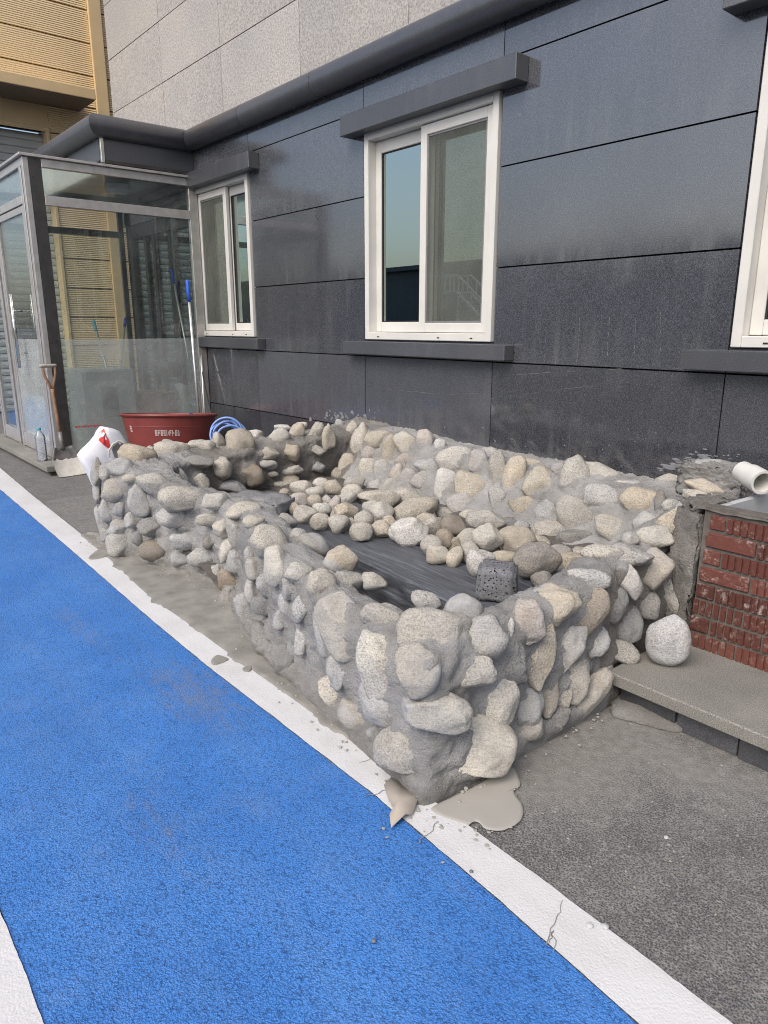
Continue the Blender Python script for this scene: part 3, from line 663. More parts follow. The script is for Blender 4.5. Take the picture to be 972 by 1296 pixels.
# ------------------------------------------------------------------ gold clad building beyond
GXP = -13.0
gb = root('gold_building', (GXP, 3.5, 0), 'building clad in gold ribbed metal panels with a roller shutter', 'building')
ZK = [2.495+.4705*k for k in range(-6, 15)]
for a, b in zip(ZK, ZK[1:]):
    for (y0, y1) in (((1.0, 4.66),) if b > 4.7 else ((3.89, 4.66),))+((4.86, 6.4), (6.4, 9.0)):
        a2 = a
        MB().box(GXP, GXP+.04, y0+.004, y1-.004, a2+.010, b-.010).build('cladding_panel', 'gold_panel', gb, loc=(GXP, (y0+y1)/2, a2))
box('wall_core', 'brown_recess', gb, GXP-.3, GXP+.005, 3.86, 9, -.1, 9); box('wall_core', 'brown_recess', gb, GXP-.3, GXP+.005, 1.0, 3.86, 4.44, 9); box('recess', 'brown_recess', gb, GXP-.5, GXP-.45, 1.0, 3.86, -.1, 4.44)
MB().box(GXP, GXP+.10, 4.66, 4.86, -.1, 9.0, .01).build('pilaster', 'gold_trim', gb)
MB().box(GXP-.4, GXP+.07, 3.835, 3.885, -.1, 4.44, .006).build('shutter_jamb', 'gold_trim', gb); MB().box(GXP-.4, GXP+.05, 1.0, 3.886, 4.445, 4.83, .006).build('shutter_head', 'gold_trim', gb)
cv = MB().box(GXP+.042, -12.2, 1.0, 4.40, 4.77, 4.92, .01).build('canopy', 'gold_trim', gb); box('canopy_soffit', 'brown_recess', gb, GXP+.05, -12.22, 1.0, 4.38, 4.755, 4.768)
sh = MB()
for k in range(37):
    z = .02+k*.118
    V = [(GXP-.20, y, zz) if q == 0 else (GXP-.20+q, y, zz) for y in (1.0, 3.83) for (q, zz) in ((0, z), (.022, z+.012), (.026, z+.06), (.012, z+.110), (0, z+.117))]
    slat = MB().add(V, [(i, i+1, i+6, i+5) for i in range(4)]+[(4, 3, 2, 1, 0), (5, 6, 7, 8, 9)]).build('shutter_slat', 'shutter_grey', gb)
box('roof', 'brown_recess', gb, GXP-6, GXP+.1, 1.0, 9, 9.0, 9.12)

# far side of the yard: what windows and polished granite mirror
fb = root('warehouse', (-20, -28, 0), 'long dark warehouse across the yard', 'building')
box('wall', 'shed_dark', fb, -70, 30, -40, -28, 0, 5.2); box('roof', 'shed_dark', fb, -70.5, 30.5, -40.5, -27.5, 5.21, 5.5)
for x in (-60, -48, -36, -24, -12, 0, 12): box('door', 'shed_door', fb, x, x+4.5, -28.0, -27.95, 0, 3.4)
st_ = root('steel_stair', (-31, -25, 0), 'white steel staircase against the warehouse, seen mirrored in the window', 'staircase')
for yy in (-25.6, -24.4):
    MB().tube([(-34, yy, 3.4), (-31.5, yy, 3.4), (-27, yy, .1)], .09, 6).build('stringer', 'yard_white', st_)
    mb = MB().tube([(-34, yy, 4.4), (-31.5, yy, 4.4), (-27, yy, 1.1)], .06, 6)
    for k in range(10):
        x = -34+k*.75; z = 3.4 if x < -31.5 else 3.4-(x+31.5)*.733; mb.tube([(x, yy, max(0, z)), (x, yy, max(0, z)+1.0)], .05, 6)
    mb.build('railing', 'yard_white', st_)
for k in range(12): box('tread', 'yard_white', st_, -31.5+k*.375, -31.2+k*.375, -25.5, -24.5, 3.1-k*.27, 3.14-k*.27)
for x in (-34, -32): box('leg', 'yard_white', st_, x, x+.15, -25.1, -24.95, 0, 3.3)
for i in range(9):
    o = box('parking_line', 'yard_white', None, -26+i*3.0, -25.85+i*3.0, -15, -9.5, .004, .006); tag(o, kind='structure')

# ------------------------------------------------------------------ stone planter
pl = root('stone_planter', (-3.0, 2.4, 0), 'planter bed walled with mortared grey cobbles against the granite wall', 'planter')
PATH = [((-4.86, 3.655), (-4.40, 3.60), .63), ((-4.86, 3.0), (-4.42, 3.0), .60), ((-4.87, 2.4), (-4.43, 2.4), .56), ((-4.87, 1.85), (-4.42, 2.02), .55),
        ((-4.79, 1.50), (-4.32, 1.88), .555), ((-4.45, 1.47), (-4.15, 1.85), .52), ((-4.0, 1.57), (-3.95, 1.86), .49), ((-3.55, 1.68), (-3.52, 1.95), .48),
        ((-3.24, 1.67), (-3.22, 1.95), .48), ((-2.95, 1.54), (-2.92, 1.83), .50), ((-2.5, 1.445), (-2.48, 1.71), .46), ((-2.1, 1.395), (-2.05, 1.60), .43),
        ((-1.65, 1.335), (-1.78, 1.57), .43), ((-1.44, 1.308), (-1.63, 1.58), .445), ((-1.372, 1.298), (-1.60, 1.60), .45), ((-1.352, 1.36), (-1.58, 1.63), .455), ((-1.353, 1.6), (-1.56, 1.78), .47), ((-1.355, 2.0), (-1.57, 2.08), .49),
        ((-1.36, 2.3), (-1.60, 2.4), .53), ((-1.36, 2.6), (-1.62, 2.7), .56), ((-1.37, 3.0), (-1.62, 3.05), .63), ((-1.37, 3.655), (-1.62, 3.62), .68)]
def catmull(vals, n):
    P = np.array(vals, float); out = []
    for i in range(len(P)-1):
        p0, p1, p2, p3 = P[max(i-1, 0)], P[i], P[i+1], P[min(i+2, len(P)-1)]
        L = np.linalg.norm(p2[:2]-p1[:2]); k = max(2, int(L/n))
        for t in np.arange(k)/k: out.append(.5*((2*p1)+(-p0+p2)*t+(2*p0-5*p1+4*p2-p3)*t*t+(-p0+3*p1-3*p2+p3)*t**3))
    out.append(P[-1]); return np.array(out)
RB = catmull([(*a, *b, h) for a, b, h in PATH], .014)
def section(o, i, h, zin):
    """wall section from outer foot over the rounded top to the inner foot"""
    o, i = np.array(o), np.array(i); u = (o-i)/max(1e-6, np.linalg.norm(o-i)); T = np.linalg.norm(o-i); pts = []
    foot = o+u*.04
    for z in (0, .02, .04): pts.append((*foot, z))
    pts.append((*(o+u*.035), .052))
    for z in np.arange(.07, h-.05, .02): pts.append((*(o-u*.03*(z/h)), z))
    o2 = o-u*.03; m = 14
    for k in range(m+1):
        a = math.pi*k/m; q = o2-u*(T-.05)*(1-math.cos(a))/2; pts.append((*q, h-.05+.06*math.sin(a)**.8))
    i2 = i+u*.02
    for z in np.arange(h-.07, zin, -.025): pts.append((*i2, z))
    pts.append((*i2, zin)); return np.array(pts)
def resample(p, n):
    d = np.concatenate([[0], np.cumsum(np.linalg.norm(np.diff(p, axis=0), axis=1))]); t = np.linspace(0, d[-1], n)
    return np.stack([np.interp(t, d, p[:, k]) for k in range(3)], 1)
NS = 84
U = np.array([resample(section(r[0:2], r[2:4], r[4], .08), NS) for r in RB])
BX = np.arange(-4.75, -1.40, .014)
def bsec(x):
    h = np.interp(x, [-4.7, -4.2, -3.45, -2.9, -2.4, -2.0, -1.75], [.63, .605, .57, .56, .545, .54, .53])
    hl = 0.
    return resample(np.array([(x, 2.85-.1*hl, .12), (x, 3.02, .22), (x, 3.16, .27), (x, 3.27, .36), (x, 3.33, .45), (x, 3.37, h-.06), (x, 3.40, h-.01), (x, 3.46, h+.006), (x, 3.56, h+.012), (x, 3.658, h+.03)]), 80)
Bk = np.array([bsec(x) for x in BX])
def bvh_of(G):
    a, b = G.shape[:2]; return BVHTree.FromPolygons([tuple(p) for p in G.reshape(-1, 3)], gridfaces(a, b))
iL = next(i for i, r in enumerate(RB) if r[0] > -4.75); iR = next(i for i, r in enumerate(RB) if r[1] < 1.32 and r[0] > -1.5)
TREES = {'L': bvh_of(U[:iL+12]), 'F': bvh_of(U[iL-14:]), 'R': bvh_of(U[iL-14:]), 'B': bvh_of(Bk)}

def hit_of(x, y, tagk):
    d = ray(x, y).normalized(); t = TREES[tagk]
    loc, nrm, _, dist = t.ray_cast(CO, d)
    if loc is None:
        best = None
        for k in np.arange(1.2, 7.5, .03):
            q = CO+d*float(k); r = t.find_nearest(q)
            if best is None or r[3] < best[0]: best = (r[3], q, r[1])
        loc, nrm = best[1], best[2]
    if nrm.dot(d) > 0: nrm = -nrm
    return loc, nrm, d
ICO = {}
def ico(sub):
    if sub not in ICO:
        bm = bmesh.new(); bmesh.ops.create_icosphere(bm, subdivisions=sub, radius=1)
        ICO[sub] = (np.array([v.co for v in bm.verts]), [[q.index for q in f.verts] for f in bm.faces]); bm.free()
    return ICO[sub]
def cobble_shape(seed, rough=1., facets=7, sub=3):
    v, f = ico(sub); rr = random.Random(seed); P = v.copy(); off = rr.uniform(-50, 50)
    for _ in range(facets):
        n = Vector((rr.gauss(0, 1), rr.gauss(0, 1), rr.gauss(0, 1))).normalized(); d = rr.uniform(.55, .88)
        n = np.array(n); e = P@n-d; m = e > 0; P[m] -= np.outer(e[m]*rr.uniform(.72, .92), n)
    k = np.array([.13*nz(p, 1.2, off)+.06*nz(p, 2.9, off)+.025*nz(p, 7, off) for p in v])*rough
    P = P*(1+k)[:, None]
    for a in range(3): P[:, a] /= max(1e-6, (P[:, a].max()-P[:, a].min())/2); P[:, a] -= (P[:, a].max()+P[:, a].min())/2
    return P, f
TINT = {'g': (.40, .38, .34), 'p': (.50, .475, .42), 't': (.46, .415, .34), 'b': (.29, .25, .20), 'd': (.27, .262, .245), 'w': (.56, .545, .51), 's': (.42, .415, .40), 'k': (.43, .395, .365)}
def stone_obj(name, centre, axes, radii, tint, smear, parent, seed, rough=1., facets=7, sub=3, back=None):
    P, f = cobble_shape(seed, rough, facets, sub)
    A = np.array([list(a) for a in axes]); Wd = (P*np.array(radii))@A
    o = mesh_obj(name, Wd+np.array(centre), f, 'cobble_stone', parent, True, loc=centre)
    if back is not None:
        dpt = -(Wd@np.array(back)); dpt = dpt/max(1e-6, np.abs(dpt).max()); attr(o, 'mortar', sstep(-.15, .75, dpt)*.75)
    j = random.uniform(.86, 1.1); c = TINT[tint]; wob = random.uniform(-.02, .02)
    o.color = (c[0]*j+wob*.5, c[1]*j, c[2]*j-wob*.5, smear); return o

# every mortared stone: centre x, y, half sizes, turn in the photograph (clockwise degrees), wall, tint, mortar film
ST = []
def st(w, rows):
    for r in rows:
        x, y, a, b = r[:4]; ST.append((x, y, a, b, r[4] if len(r) > 4 else 0, w, r[5] if len(r) > 5 else random.choice('ggpsst'), r[6] if len(r) > 6 else .3))
st('F', [(154, 592, 16, 12, 0, 's', .6), (174, 579.5, 22, 14, 10, 't', .1), (134, 598, 7, 12, 10, 's', .6), (147, 621, 16, 14, 0, 'g', .5), (167, 606, 11, 5.5, -5, 'p', .1),
         (194.6, 612.5, 20, 13, 15, 'p', .15), (177, 634, 14, 19, -25, 's', .6), (135, 647, 9, 17, -10, 's', .7), (153, 644, 9, 9, 0, 's', .6), (233.7, 632, 29, 15, 3, 'p', .0), (223.5, 655, 23, 14, 14, 's', .6),
         (152, 667, 15, 10, -10, 's', .5), (168, 659, 9, 10, 0, 's', .5), (190.5, 667, 15, 11, 0, 'd', .3), (175, 681, 8, 10, 0, 'd', .5), (151.5, 692, 17, 15, 20, 'g', .3), (137, 676, 8, 9, 0, 's', .6), (198, 698, 19, 14, 0, 'b', .1),
         (234, 686, 17, 10, 10, 's', .4), (228.6, 709, 12, 9.5, 22, 's', .3), (256.5, 706, 17, 11.5, 10, 's', .35), (274, 635, 15, 10.5, 8, 'p', .1), (264.5, 658, 15, 8, 0, 'p', .2), (283, 668, 12, 12, 0, 'p', .25), (264.5, 686, 7, 9, 0, 'd', .6),
         (299.4, 675, 11, 20, -25, 'g', .2), (288, 695, 9, 18, 30, 'p', .3), (298, 711, 15, 14, -25, 's', .2), (323, 719, 11, 14, 0, 'g', .3), (292, 733, 14, 15.5, 0, 'b', .3), (275, 726, 7, 11, 0, 's', .5),
         (337, 740, 11, 15, 0, 's', .45), (320, 748, 9, 16, 0, 's', .5), (334, 765.7, 14, 12.5, 0, 'd', .3), (315, 771, 14, 20, -25, 's', .3), (366, 745, 9, 13, -20, 's', .4), (362, 766, 9, 14, 0, 's', .5), (384, 769, 13, 18, 0, 's', .45), (356, 785, 9, 11.5, 0, 's', .5),
         (290, 757, 12, 15, 0, 'd', .6), (336, 806, 16, 20, -15, 'd', .5), (382, 812, 9, 17, 15, 's', .5), (361, 835, 15, 17, 0, 'd', .3), (317, 701, 7, 10, 0, 's', .5),
         (340, 686, 22, 20, 0, 'p', .2), (353, 716, 17, 24, -8, 'p', .1), (378.6, 725.6, 17, 13, 8, 'p', .05), (397, 690, 21, 15, 25, 'g', .3), (377, 680, 11, 10, 0, 's', .5), (321, 661, 13, 8, 5, 'p', .15), (308.6, 646, 21, 10, -8, 'p', .1), (364, 658, 13, 8, 15, 'g', .3),
         (431, 709, 20, 17, 10, 't', .1), (407, 742, 17, 20, 8, 'p', .1), (441, 736, 19, 11, 10, 'g', .5), (473, 738.5, 16, 11, 18, 'p', .15), (434, 793, 25, 37, -20, 'g', .35), (410, 797, 10, 29, -8, 's', .7), (486, 783, 26, 16, 5, 'g', .4),
         (484, 840, 26, 39, -15, 'p', .25), (532, 847, 24, 29, -20, 'g', .15), (547.5, 806, 40, 29, 12, 'g', .05), (538.5, 762, 17, 11, 28, 's', .3), (552, 899, 38, 22, 8, 'p', .35), (486, 888, 30, 24, 28, 's', .5), (434, 845, 18, 25, 15, 's', .75), (425, 876, 22, 16, 30, 'p', .8),
         (515, 943, 35, 29, 0, 'g', .45), (452, 905, 22, 16, 35, 'g', .9), (586, 770, 21, 17, -10, 's', .6), (478, 930, 12, 9, 35, 'd', .9)])
st('R', [(593.6, 852, 27, 18, -20, 'g', .1), (614, 808, 23, 24, -20, 's', .3), (645.6, 795, 4, 11, 8, 'w', .0), (666, 787, 18, 25, -8, 'k', .1), (703, 766, 27, 23, 5, 't', .15), (746, 775, 20, 31, 15, 'b', .1), (744, 736, 23, 13, 8, 's', .5),
         (683, 829, 15, 37, 12, 't', .1), (716, 822, 15, 33, 35, 's', .2), (724, 856, 19, 30, 18, 'g', .25), (645, 840, 18, 28, 0, 'd', .4), (754, 812, 14, 18, 0, 's', .4), (626, 884, 25, 34, 6, 'p', .2), (667, 893, 17, 27, 5, 's', .4),
         (693, 880, 11, 24, 8, 'g', .4), (711, 878, 10, 18, 10, 'g', .5), (735, 889, 14, 45, 48, 'g', .3), (600, 943, 44, 34, -8, 'p', .25), (765, 853, 9, 25, 5, 's', .2), (777, 766, 13, 20, 15, 'd', .4), (575, 905, 12, 14, 0, 's', .8), (661, 925, 24, 14, -25, 'g', .6), (700, 912, 22, 11, -30, 'd', .6),
         (797, 736, 13, 22, -5, 's', .3), (828.5, 720, 18, 24, 20, 'g', .15), (820, 764, 13, 20, -5, 'd', .3), (852, 750, 20, 29, 15, 'g', .15), (796, 789, 15, 22, 10, 'd', .3), (786, 824, 20, 15, 10, 'g', .2), (871, 757, 8, 16, 10, 'd', .4),
         (856.7, 661, 26, 15, -22, 't', .05), (828, 680, 21, 13.5, -5, 'p', .05), (797.4, 684, 10, 9, 0, 's', .3), (884.4, 631, 19, 8.5, 20, 'p', .0), (894, 620, 25, 10, 28, 't', .1), (798, 704, 25, 13, 10, 's', .7), (868, 641, 13, 7, 0, 's', .8), (762, 702, 22, 10, 5, 'p', .4), (905, 598, 36, 16, 6, 'd', .3)])
st('L', [(190, 568, 7, 4.5, 0, 'p', .1), (212, 561, 9, 5.5, 0, 'p', .1), (217, 573, 20, 13, 8, 'p', .0), (232, 567, 11, 5, 0, 'p', .1), (255, 566.5, 16, 9, 3, 'p', .0), (252, 585, 16.5, 7.5, 3, 'd', .3), (277, 559, 8, 12, 0, 'p', .0), (304, 563.5, 16.5, 19, 0, 't', .1),
         (282, 592, 11, 13.5, -10, 'p', .1), (230, 605, 6.5, 12, -20, 's', .2), (254, 612.6, 10, 12.5, 0, 'p', .3), (294, 616, 16, 8, 0, 's', .4), (320, 602, 14, 14, 0, 'b', .3), (322, 551, 11, 6, 0, 'w', .1), (353, 554, 13.5, 10, -15, 'p', .1), (358, 542, 10, 4, 0, 'w', .1),
         (376, 549, 9, 13, 25, 't', .1), (382, 539, 7, 4, 0, 'p', .2), (399, 549, 9.5, 14, 15, 'p', .05), (341.6, 573, 11, 7.5, -5, 'g', .1), (339.5, 588, 10.5, 6, 0, 's', .2), (345.7, 600, 6, 3.5, 0, 'p', .1), (370, 572.5, 9, 11, -15, 't', .2), (401, 570, 11, 6, 8, 'g', .3),
         (370, 595, 13.5, 5.5, -4, 'p', .1), (403, 591, 7.5, 6, 10, 's', .2), (358, 614, 16, 5, 0, 'p', .3), (367, 610, 11, 8, -15, 't', .3), (415.6, 554, 8, 16, -3, 't', .1), (121.6, 597, 7, 17, 0, 'g', .5), (122, 622, 5, 15, -5, 'g', .6), (126, 662, 4.5, 20, -10, 's', .6)])
st('B', [(433, 559, 9, 12.5, 0, 'k', .2), (439, 589, 10, 13, -5, 'p', .2), (429, 601, 8, 8, 0, 't', .3), (446, 543, 6.5, 8.5, 0, 'p', .3), (457.6, 557, 11, 18.5, 20, 'p', .1), (431, 538, 6, 6, 0, 's', .5), (480, 556, 16, 9.5, -10, 't', .3), (471, 575.5, 11.5, 10.5, 0, 'k', .3),
         (465.5, 594, 10, 12, 0, 'p', .2), (494.6, 569, 9.5, 17.5, 8, 't', .4), (514, 562, 14, 13.5, 0, 'p', .35), (512, 585, 10.5, 9.5, 0, 'k', .2), (538, 561, 11.5, 15, -20, 'k', .5), (484, 597, 9, 13, 0, 's', .4), (473, 615.7, 9, 8, 0, 's', .3), (493.6, 619, 12.5, 11.5, 0, 'g', .4),
         (504, 600, 10, 13, -10, 'k', .4), (517, 606, 10, 12, 0, 's', .5), (542, 591, 15.5, 9.5, 5, 's', .4), (538, 610.5, 16.5, 13, 0, 's', .35), (557, 565, 6.5, 8, 0, 'w', .3), (574, 582, 20, 15, 5, 'w', .3), (564.6, 614.6, 12, 18, 8, 'w', .3), (583, 641, 17, 14, 0, 's', .7),
         (596, 619, 19, 18, 15, 't', .4), (605, 584, 11, 13, 0, 's', .6), (631, 594, 10, 21, 0, 'g', .3), (630, 633, 10, 15, 0, 's', .3), (650.5, 604.5, 12, 24, 8, 't', .5), (685.6, 613.6, 18, 19.5, 25, 't', .2), (727.5, 604, 16, 23, 20, 'p', .15), (661, 642, 15, 12, 0, 't', .4), (691, 647.5, 11.5, 13, 0, 's', .3),
         (726, 651, 22, 19, 35, 'g', .25), (693.5, 673.5, 20, 13, -10, 'g', .4), (727.5, 685, 20, 12, 0, 'd', .5), (763.7, 603.4, 24, 11, 28, 'p', .4), (761.5, 633, 20, 17, 20, 's', .4), (775, 669, 21, 14, 35, 'g', .35), (809.5, 636, 21, 15.5, 10, 't', .1), (818, 661, 14, 12, 0, 's', .5),
         (843.7, 610, 18.5, 8, -8, 'g', .1), (836, 638, 7, 14, -10, 'd', .3), (849, 640, 9, 7, 0, 'w', .2), (795, 614, 14, 7, 15, 's', .6), (620, 573, 12, 6, 12, 's', .6), (672, 588, 12, 6, 12, 't', .6), (706, 596, 8, 9, 0, 's', .7)])
WP = []
for k, (x, y, a, b, rot, wk, tn, sm) in enumerate(ST):
    hit, nrm, d = hit_of(x, y, wk); dep = (hit-CO).dot(FW); px = dep/900
    cr, sr = math.cos(R(rot)), math.sin(R(rot))
    vr = RT-d*RT.dot(d); vr.normalize(); vu = d.cross(vr)*-1; vu = vu if vu.dot(UP) > 0 else -vu
    u1 = vr*cr-vu*sr; u2 = vr*sr+vu*cr
    main = wk == 'B' or (wk == 'R' and x < 780) or (wk == 'F' and x > 395 and y > 755)
    th = (.50*min(a, b)+.18*max(a, b)) if main else (.68*min(a, b)+.20*max(a, b))
    c = hit - d*(px*th*((.30 if wk != 'B' else .22)*(.45 if y > 870 else 1) if main else .40 if sm < .65 else .15)) + nrm*.004
    o = stone_obj('stone', c, (u1, u2, -d), (a*px*(1.21 if main else 1.12), b*px*(1.21 if main else 1.12), th*px*1.08), tn, sm, pl, 100+k, 1.15 if max(a, b) > 28 else 1.5, random.choice((6, 7, 8)) if max(a, b) > 28 else random.choice((8, 10, 13)), 4 if max(a, b) > 24 else 3, nrm)
    WP.append((np.array(c), np.array([list(u1), list(u2), list(-d)]), np.array([a*px, b*px, th*px]), np.array(list(nrm)), k))

# mortar body with fillets drawn up round every stone
def grid_normals(G):
    du = np.gradient(G, axis=0); dv = np.gradient(G, axis=1); n = np.cross(du, dv); return n/np.maximum(1e-9, np.linalg.norm(n, axis=2, keepdims=True))
MV = []; MF = []
for G, sgn in ((U, 1), (Bk, 1)):
    N = grid_normals(G); mid = G.mean(axis=1, keepdims=True)
    if (np.einsum('ijk,ijk->ij', N, G-mid)).mean() < 0: N = -N
    if G is Bk and N[..., 1].mean() > 0: N = -N
    Pf = G.reshape(-1, 3); Nf = N.reshape(-1, 3)
    disp = np.array([.012*nz(p, 6, 3.)+.010*nz(p, 17, 8.)-.012*abs(nz(p, 26, 4.))+.008*nz(p, 48, 1.)-.006*abs(nz(p, 70, 6.))+.004*nz(p, 110, 2.) for p in Pf])
    fil = np.zeros(len(Pf))
    for c, A, rad, nn, _ in WP:
        q = (Pf-c)@A.T/rad; r = np.linalg.norm(q, axis=1); s = rad.min()
        fil = np.maximum(fil, .42*s*np.exp(-((np.clip(r, .95, None)-.95)/.24)**2)*(r < 1.9)*(Nf@nn > .1))
    mainm = (G is Bk) or ((Pf[:, 0] > -2.55) & (Pf[:, 1] < 2.3)); disp += np.minimum(fil, .026) - np.where(mainm, -.007, .008)
    lowz = sstep(0, .03, Pf[:, 2])
    Pd = Pf+Nf*(disp*lowz)[:, None]; Pd[:, 1] = np.minimum(Pd[:, 1], WY-.002); k0 = len(MV)
    MV += [tuple(p) for p in Pd]; MF += [tuple(i+k0 for i in f) for f in gridfaces(*G.shape[:2])]
# broad base lip and corner mass are part of the same pour
mo = mesh_obj('mortar', np.array(MV), MF, 'mortar', pl, True)
mv = np.array(MV); dm = .75*sstep(.55, .1, mv[:, 2])*((mv[:, 0] < -4.3) & (mv[:, 1] > 2.0)) + .85*((mv[:, 0] > -1.55) & (mv[:, 1] > 2.2) & (mv[:, 2] < .5)) + .6*((mv[:, 0] < -4.3) & (mv[:, 1] > 2.1)) + .35*(mv[:, 2] < .06)
attr(mo, 'damp', np.clip(dm, 0, 1))
# bed fill between the walls
fx = np.arange(-4.46, -1.55, .035); fy = np.arange(1.62, 3.42, .035)
def fillz(x, y):
    z = .045+.20*sstep(1.95, 2.25, y)+.03*sstep(2.2, 3.2, y)+.10*sstep(-3.3, -3.7, x)*sstep(2.4, 1.9, y)
    return z+.02*nz((x, y, 0), 9)+.012*nz((x, y, 3), 26)
fv = np.array([(x, y, fillz(x, y)) for x in fx for y in fy]); tag(mesh_obj('bed_fill', fv, gridfaces(len(fx), len(fy)), 'cement_dark', pl, True), kind='stuff')
# mortar fillet sloping on to the asphalt at the step
o = blob('mortar_apron', 'mortar', gpoly([(776, 884), (795, 876), (815, 890), (845, 905), (868, 925), (840, 925), (800, 915), (775, 905)]), .004, .020, pl, 6, .012, .02); attr(o, 'damp', [.3]*len(o.data.vertices))
cr = random.Random(21); mb = MB(); vi, fi = ico(1)
def crumb(p, r):
    j = Vector((cr.uniform(.7, 1.3), cr.uniform(.7, 1.3), cr.uniform(.5, .9))); o_ = cr.uniform(0, 90)
    mb.add([Vector(p)+Vector((v[0]*j.x, v[1]*j.y, v[2]*j.z))*r*(1+.45*nz(v, 1.5, o_)) for v in vi], fi)
for k in range(170):
    q = RB[cr.randrange(iL-10, len(RB)-20)]; u = Vector((q[0]-q[2], q[1]-q[3], 0)).normalized(); dd = .05+abs(cr.gauss(0, .05)); rr_ = cr.uniform(.002, .0065)*(1 if cr.random() < .9 else 1.9)
    crumb((q[0]+u.x*dd, q[1]+u.y*dd, .010+rr_*.4), rr_)
for k in range(60):
    x, y = cr.uniform(-1.3, -.4), cr.uniform(1.4, 2.2); rr_ = cr.uniform(.0015, .004); crumb((x, y, rr_*.5), rr_)
tag(mb.build('mortar_crumbs', 'puddle_cement', None), 'grey mortar crumbs scattered on the ground along the planter foot', 'mortar crumbs', kind='stuff')
mb = MB()
for k in range(46):
    a_ = cr.uniform(0, 6.28); c_ = gz(*cr.choice([(575, 1040), (640, 1050), (655, 985), (520, 1035), (600, 1050)]), .0095); dd = abs(cr.gauss(0, .07)); c_ = c_+Vector((math.cos(a_)*dd, math.sin(a_)*dd, 0)); r_ = cr.uniform(.002, .008)
    V = [c_+Vector((math.cos(t_*.698)*r_*cr.uniform(.7, 1.3), math.sin(t_*.698)*r_*cr.uniform(.7, 1.3), 0)) for t_ in range(9)]
    mb.add(V+[c_+Vector((0, 0, .0012))], [(i, (i+1) % 9, 9) for i in range(9)])
tag(mb.build('cement_splatter', 'puddle_cement', None), 'small cement drops splattered round the puddle at the planter corner', 'cement drops', kind='stuff')
# splashes on the granite
def splash(x, y, a, b, k):
    c = wy(x, y, WY-.0018); px = (c-CO).dot(FW)/900; V = []; n = 14
    for i in range(n):
        t = 2*math.pi*i/n; r = 1+.5*nz((math.cos(t), math.sin(t), k), 1.7)
        V.append(c+Vector((math.cos(t)*a*px*r, 0, math.sin(t)*b*px*r)))
    V2 = [v+(c-v)*.25+Vector((0, -.0012, 0)) for v in V]
    return V+V2+[c+Vector((0, -.0016, 0))], [(i, (i+1) % n, n+(i+1) % n, n+i) for i in range(n)]+[(n+i, n+(i+1) % n, 2*n) for i in range(n)]
mb = MB()
for k in range(34):
    x = random.gauss(430, 16); y = 531-abs(random.gauss(0, 5)); s = random.uniform(.6, 2.6); mb.add(*splash(x, y, s*1.2, s, k))
for k in range(10): mb.add(*splash(random.uniform(455, 480), random.uniform(519, 538), random.uniform(.4, 1.), random.uniform(.8, 2.6), k+70))
for k in range(46):
    t = random.random(); mb.add(*splash(838+t*58+random.gauss(0, 4), 594-t*20+random.gauss(0, 3), random.uniform(2, 9), random.uniform(.6, 1.6), k+100))
for k in range(40): mb.add(*splash(random.uniform(500, 840), random.uniform(540, 600), random.uniform(.4, 1.3), random.uniform(.4, 1.1), k+200))
for k in range(16): mb.add(*splash(random.uniform(890, 935), random.uniform(574, 586), random.uniform(.6, 3), random.uniform(.5, 1.2), k+300))
tag(mb.build('mortar_splash', 'splash_white', pl), kind='stuff')

# ------------------------------------------------------------------ things lying in the bed
def rough_block(name, cx, cy, z0, L, W_, H, rotz, mat, amp, sub=5, chip=1., seed=0, crunch=0.):
    bm = bmesh.new(); bmesh.ops.create_cube(bm, size=1); bmesh.ops.subdivide_edges(bm, edges=list(bm.edges), cuts=max(1, 2**sub//3) if not crunch else 30, use_grid_fill=True)
    for v in bm.verts:
        p = Vector((v.co.x*L, v.co.y*W_, v.co.z*H)); e = sorted(abs(q) for q in v.co)
        rr = .012*chip if e[1] > .49 else 0
        p -= Vector((math.copysign(rr, p.x), math.copysign(rr, p.y), math.copysign(rr, p.z)))
        p += Vector((nz(p, 9, seed), nz(p, 9, seed+4), nz(p, 9, seed+8)))*amp + Vector((nz(p, 38, seed), nz(p, 38, seed+4), nz(p, 38, seed+8)))*amp*.6 + Vector((nz(p, 75, seed), nz(p, 75, seed+4), nz(p, 75, seed+8)))*amp*.35*chip/2.5
        if crunch: p += Vector((abs(nz(p, 22, seed+1)), abs(nz(p, 22, seed+2)), abs(nz(p, 22, seed+3))-.3))*crunch*-1.6 + Vector((nz(p, 120, seed), nz(p, 120, seed+4), nz(p, 120, seed+8)))*crunch*.35
        v.co = p
    me = bpy.data.meshes.new(name); bm.to_mesh(me); bm.free(); me.materials.append(M[mat])
    me.polygons.foreach_set('use_smooth', [True]*len(me.polygons))
    o = bpy.data.objects.new(name, me); o.location = (cx, cy, z0+H/2); o.rotation_euler = (0, 0, rotz); C.objects.link(o); return o
bm = bmesh.new(); L, Wd, H = 2.0, .62, .20
nx_, ny_, nz_ = 110, 30, 12
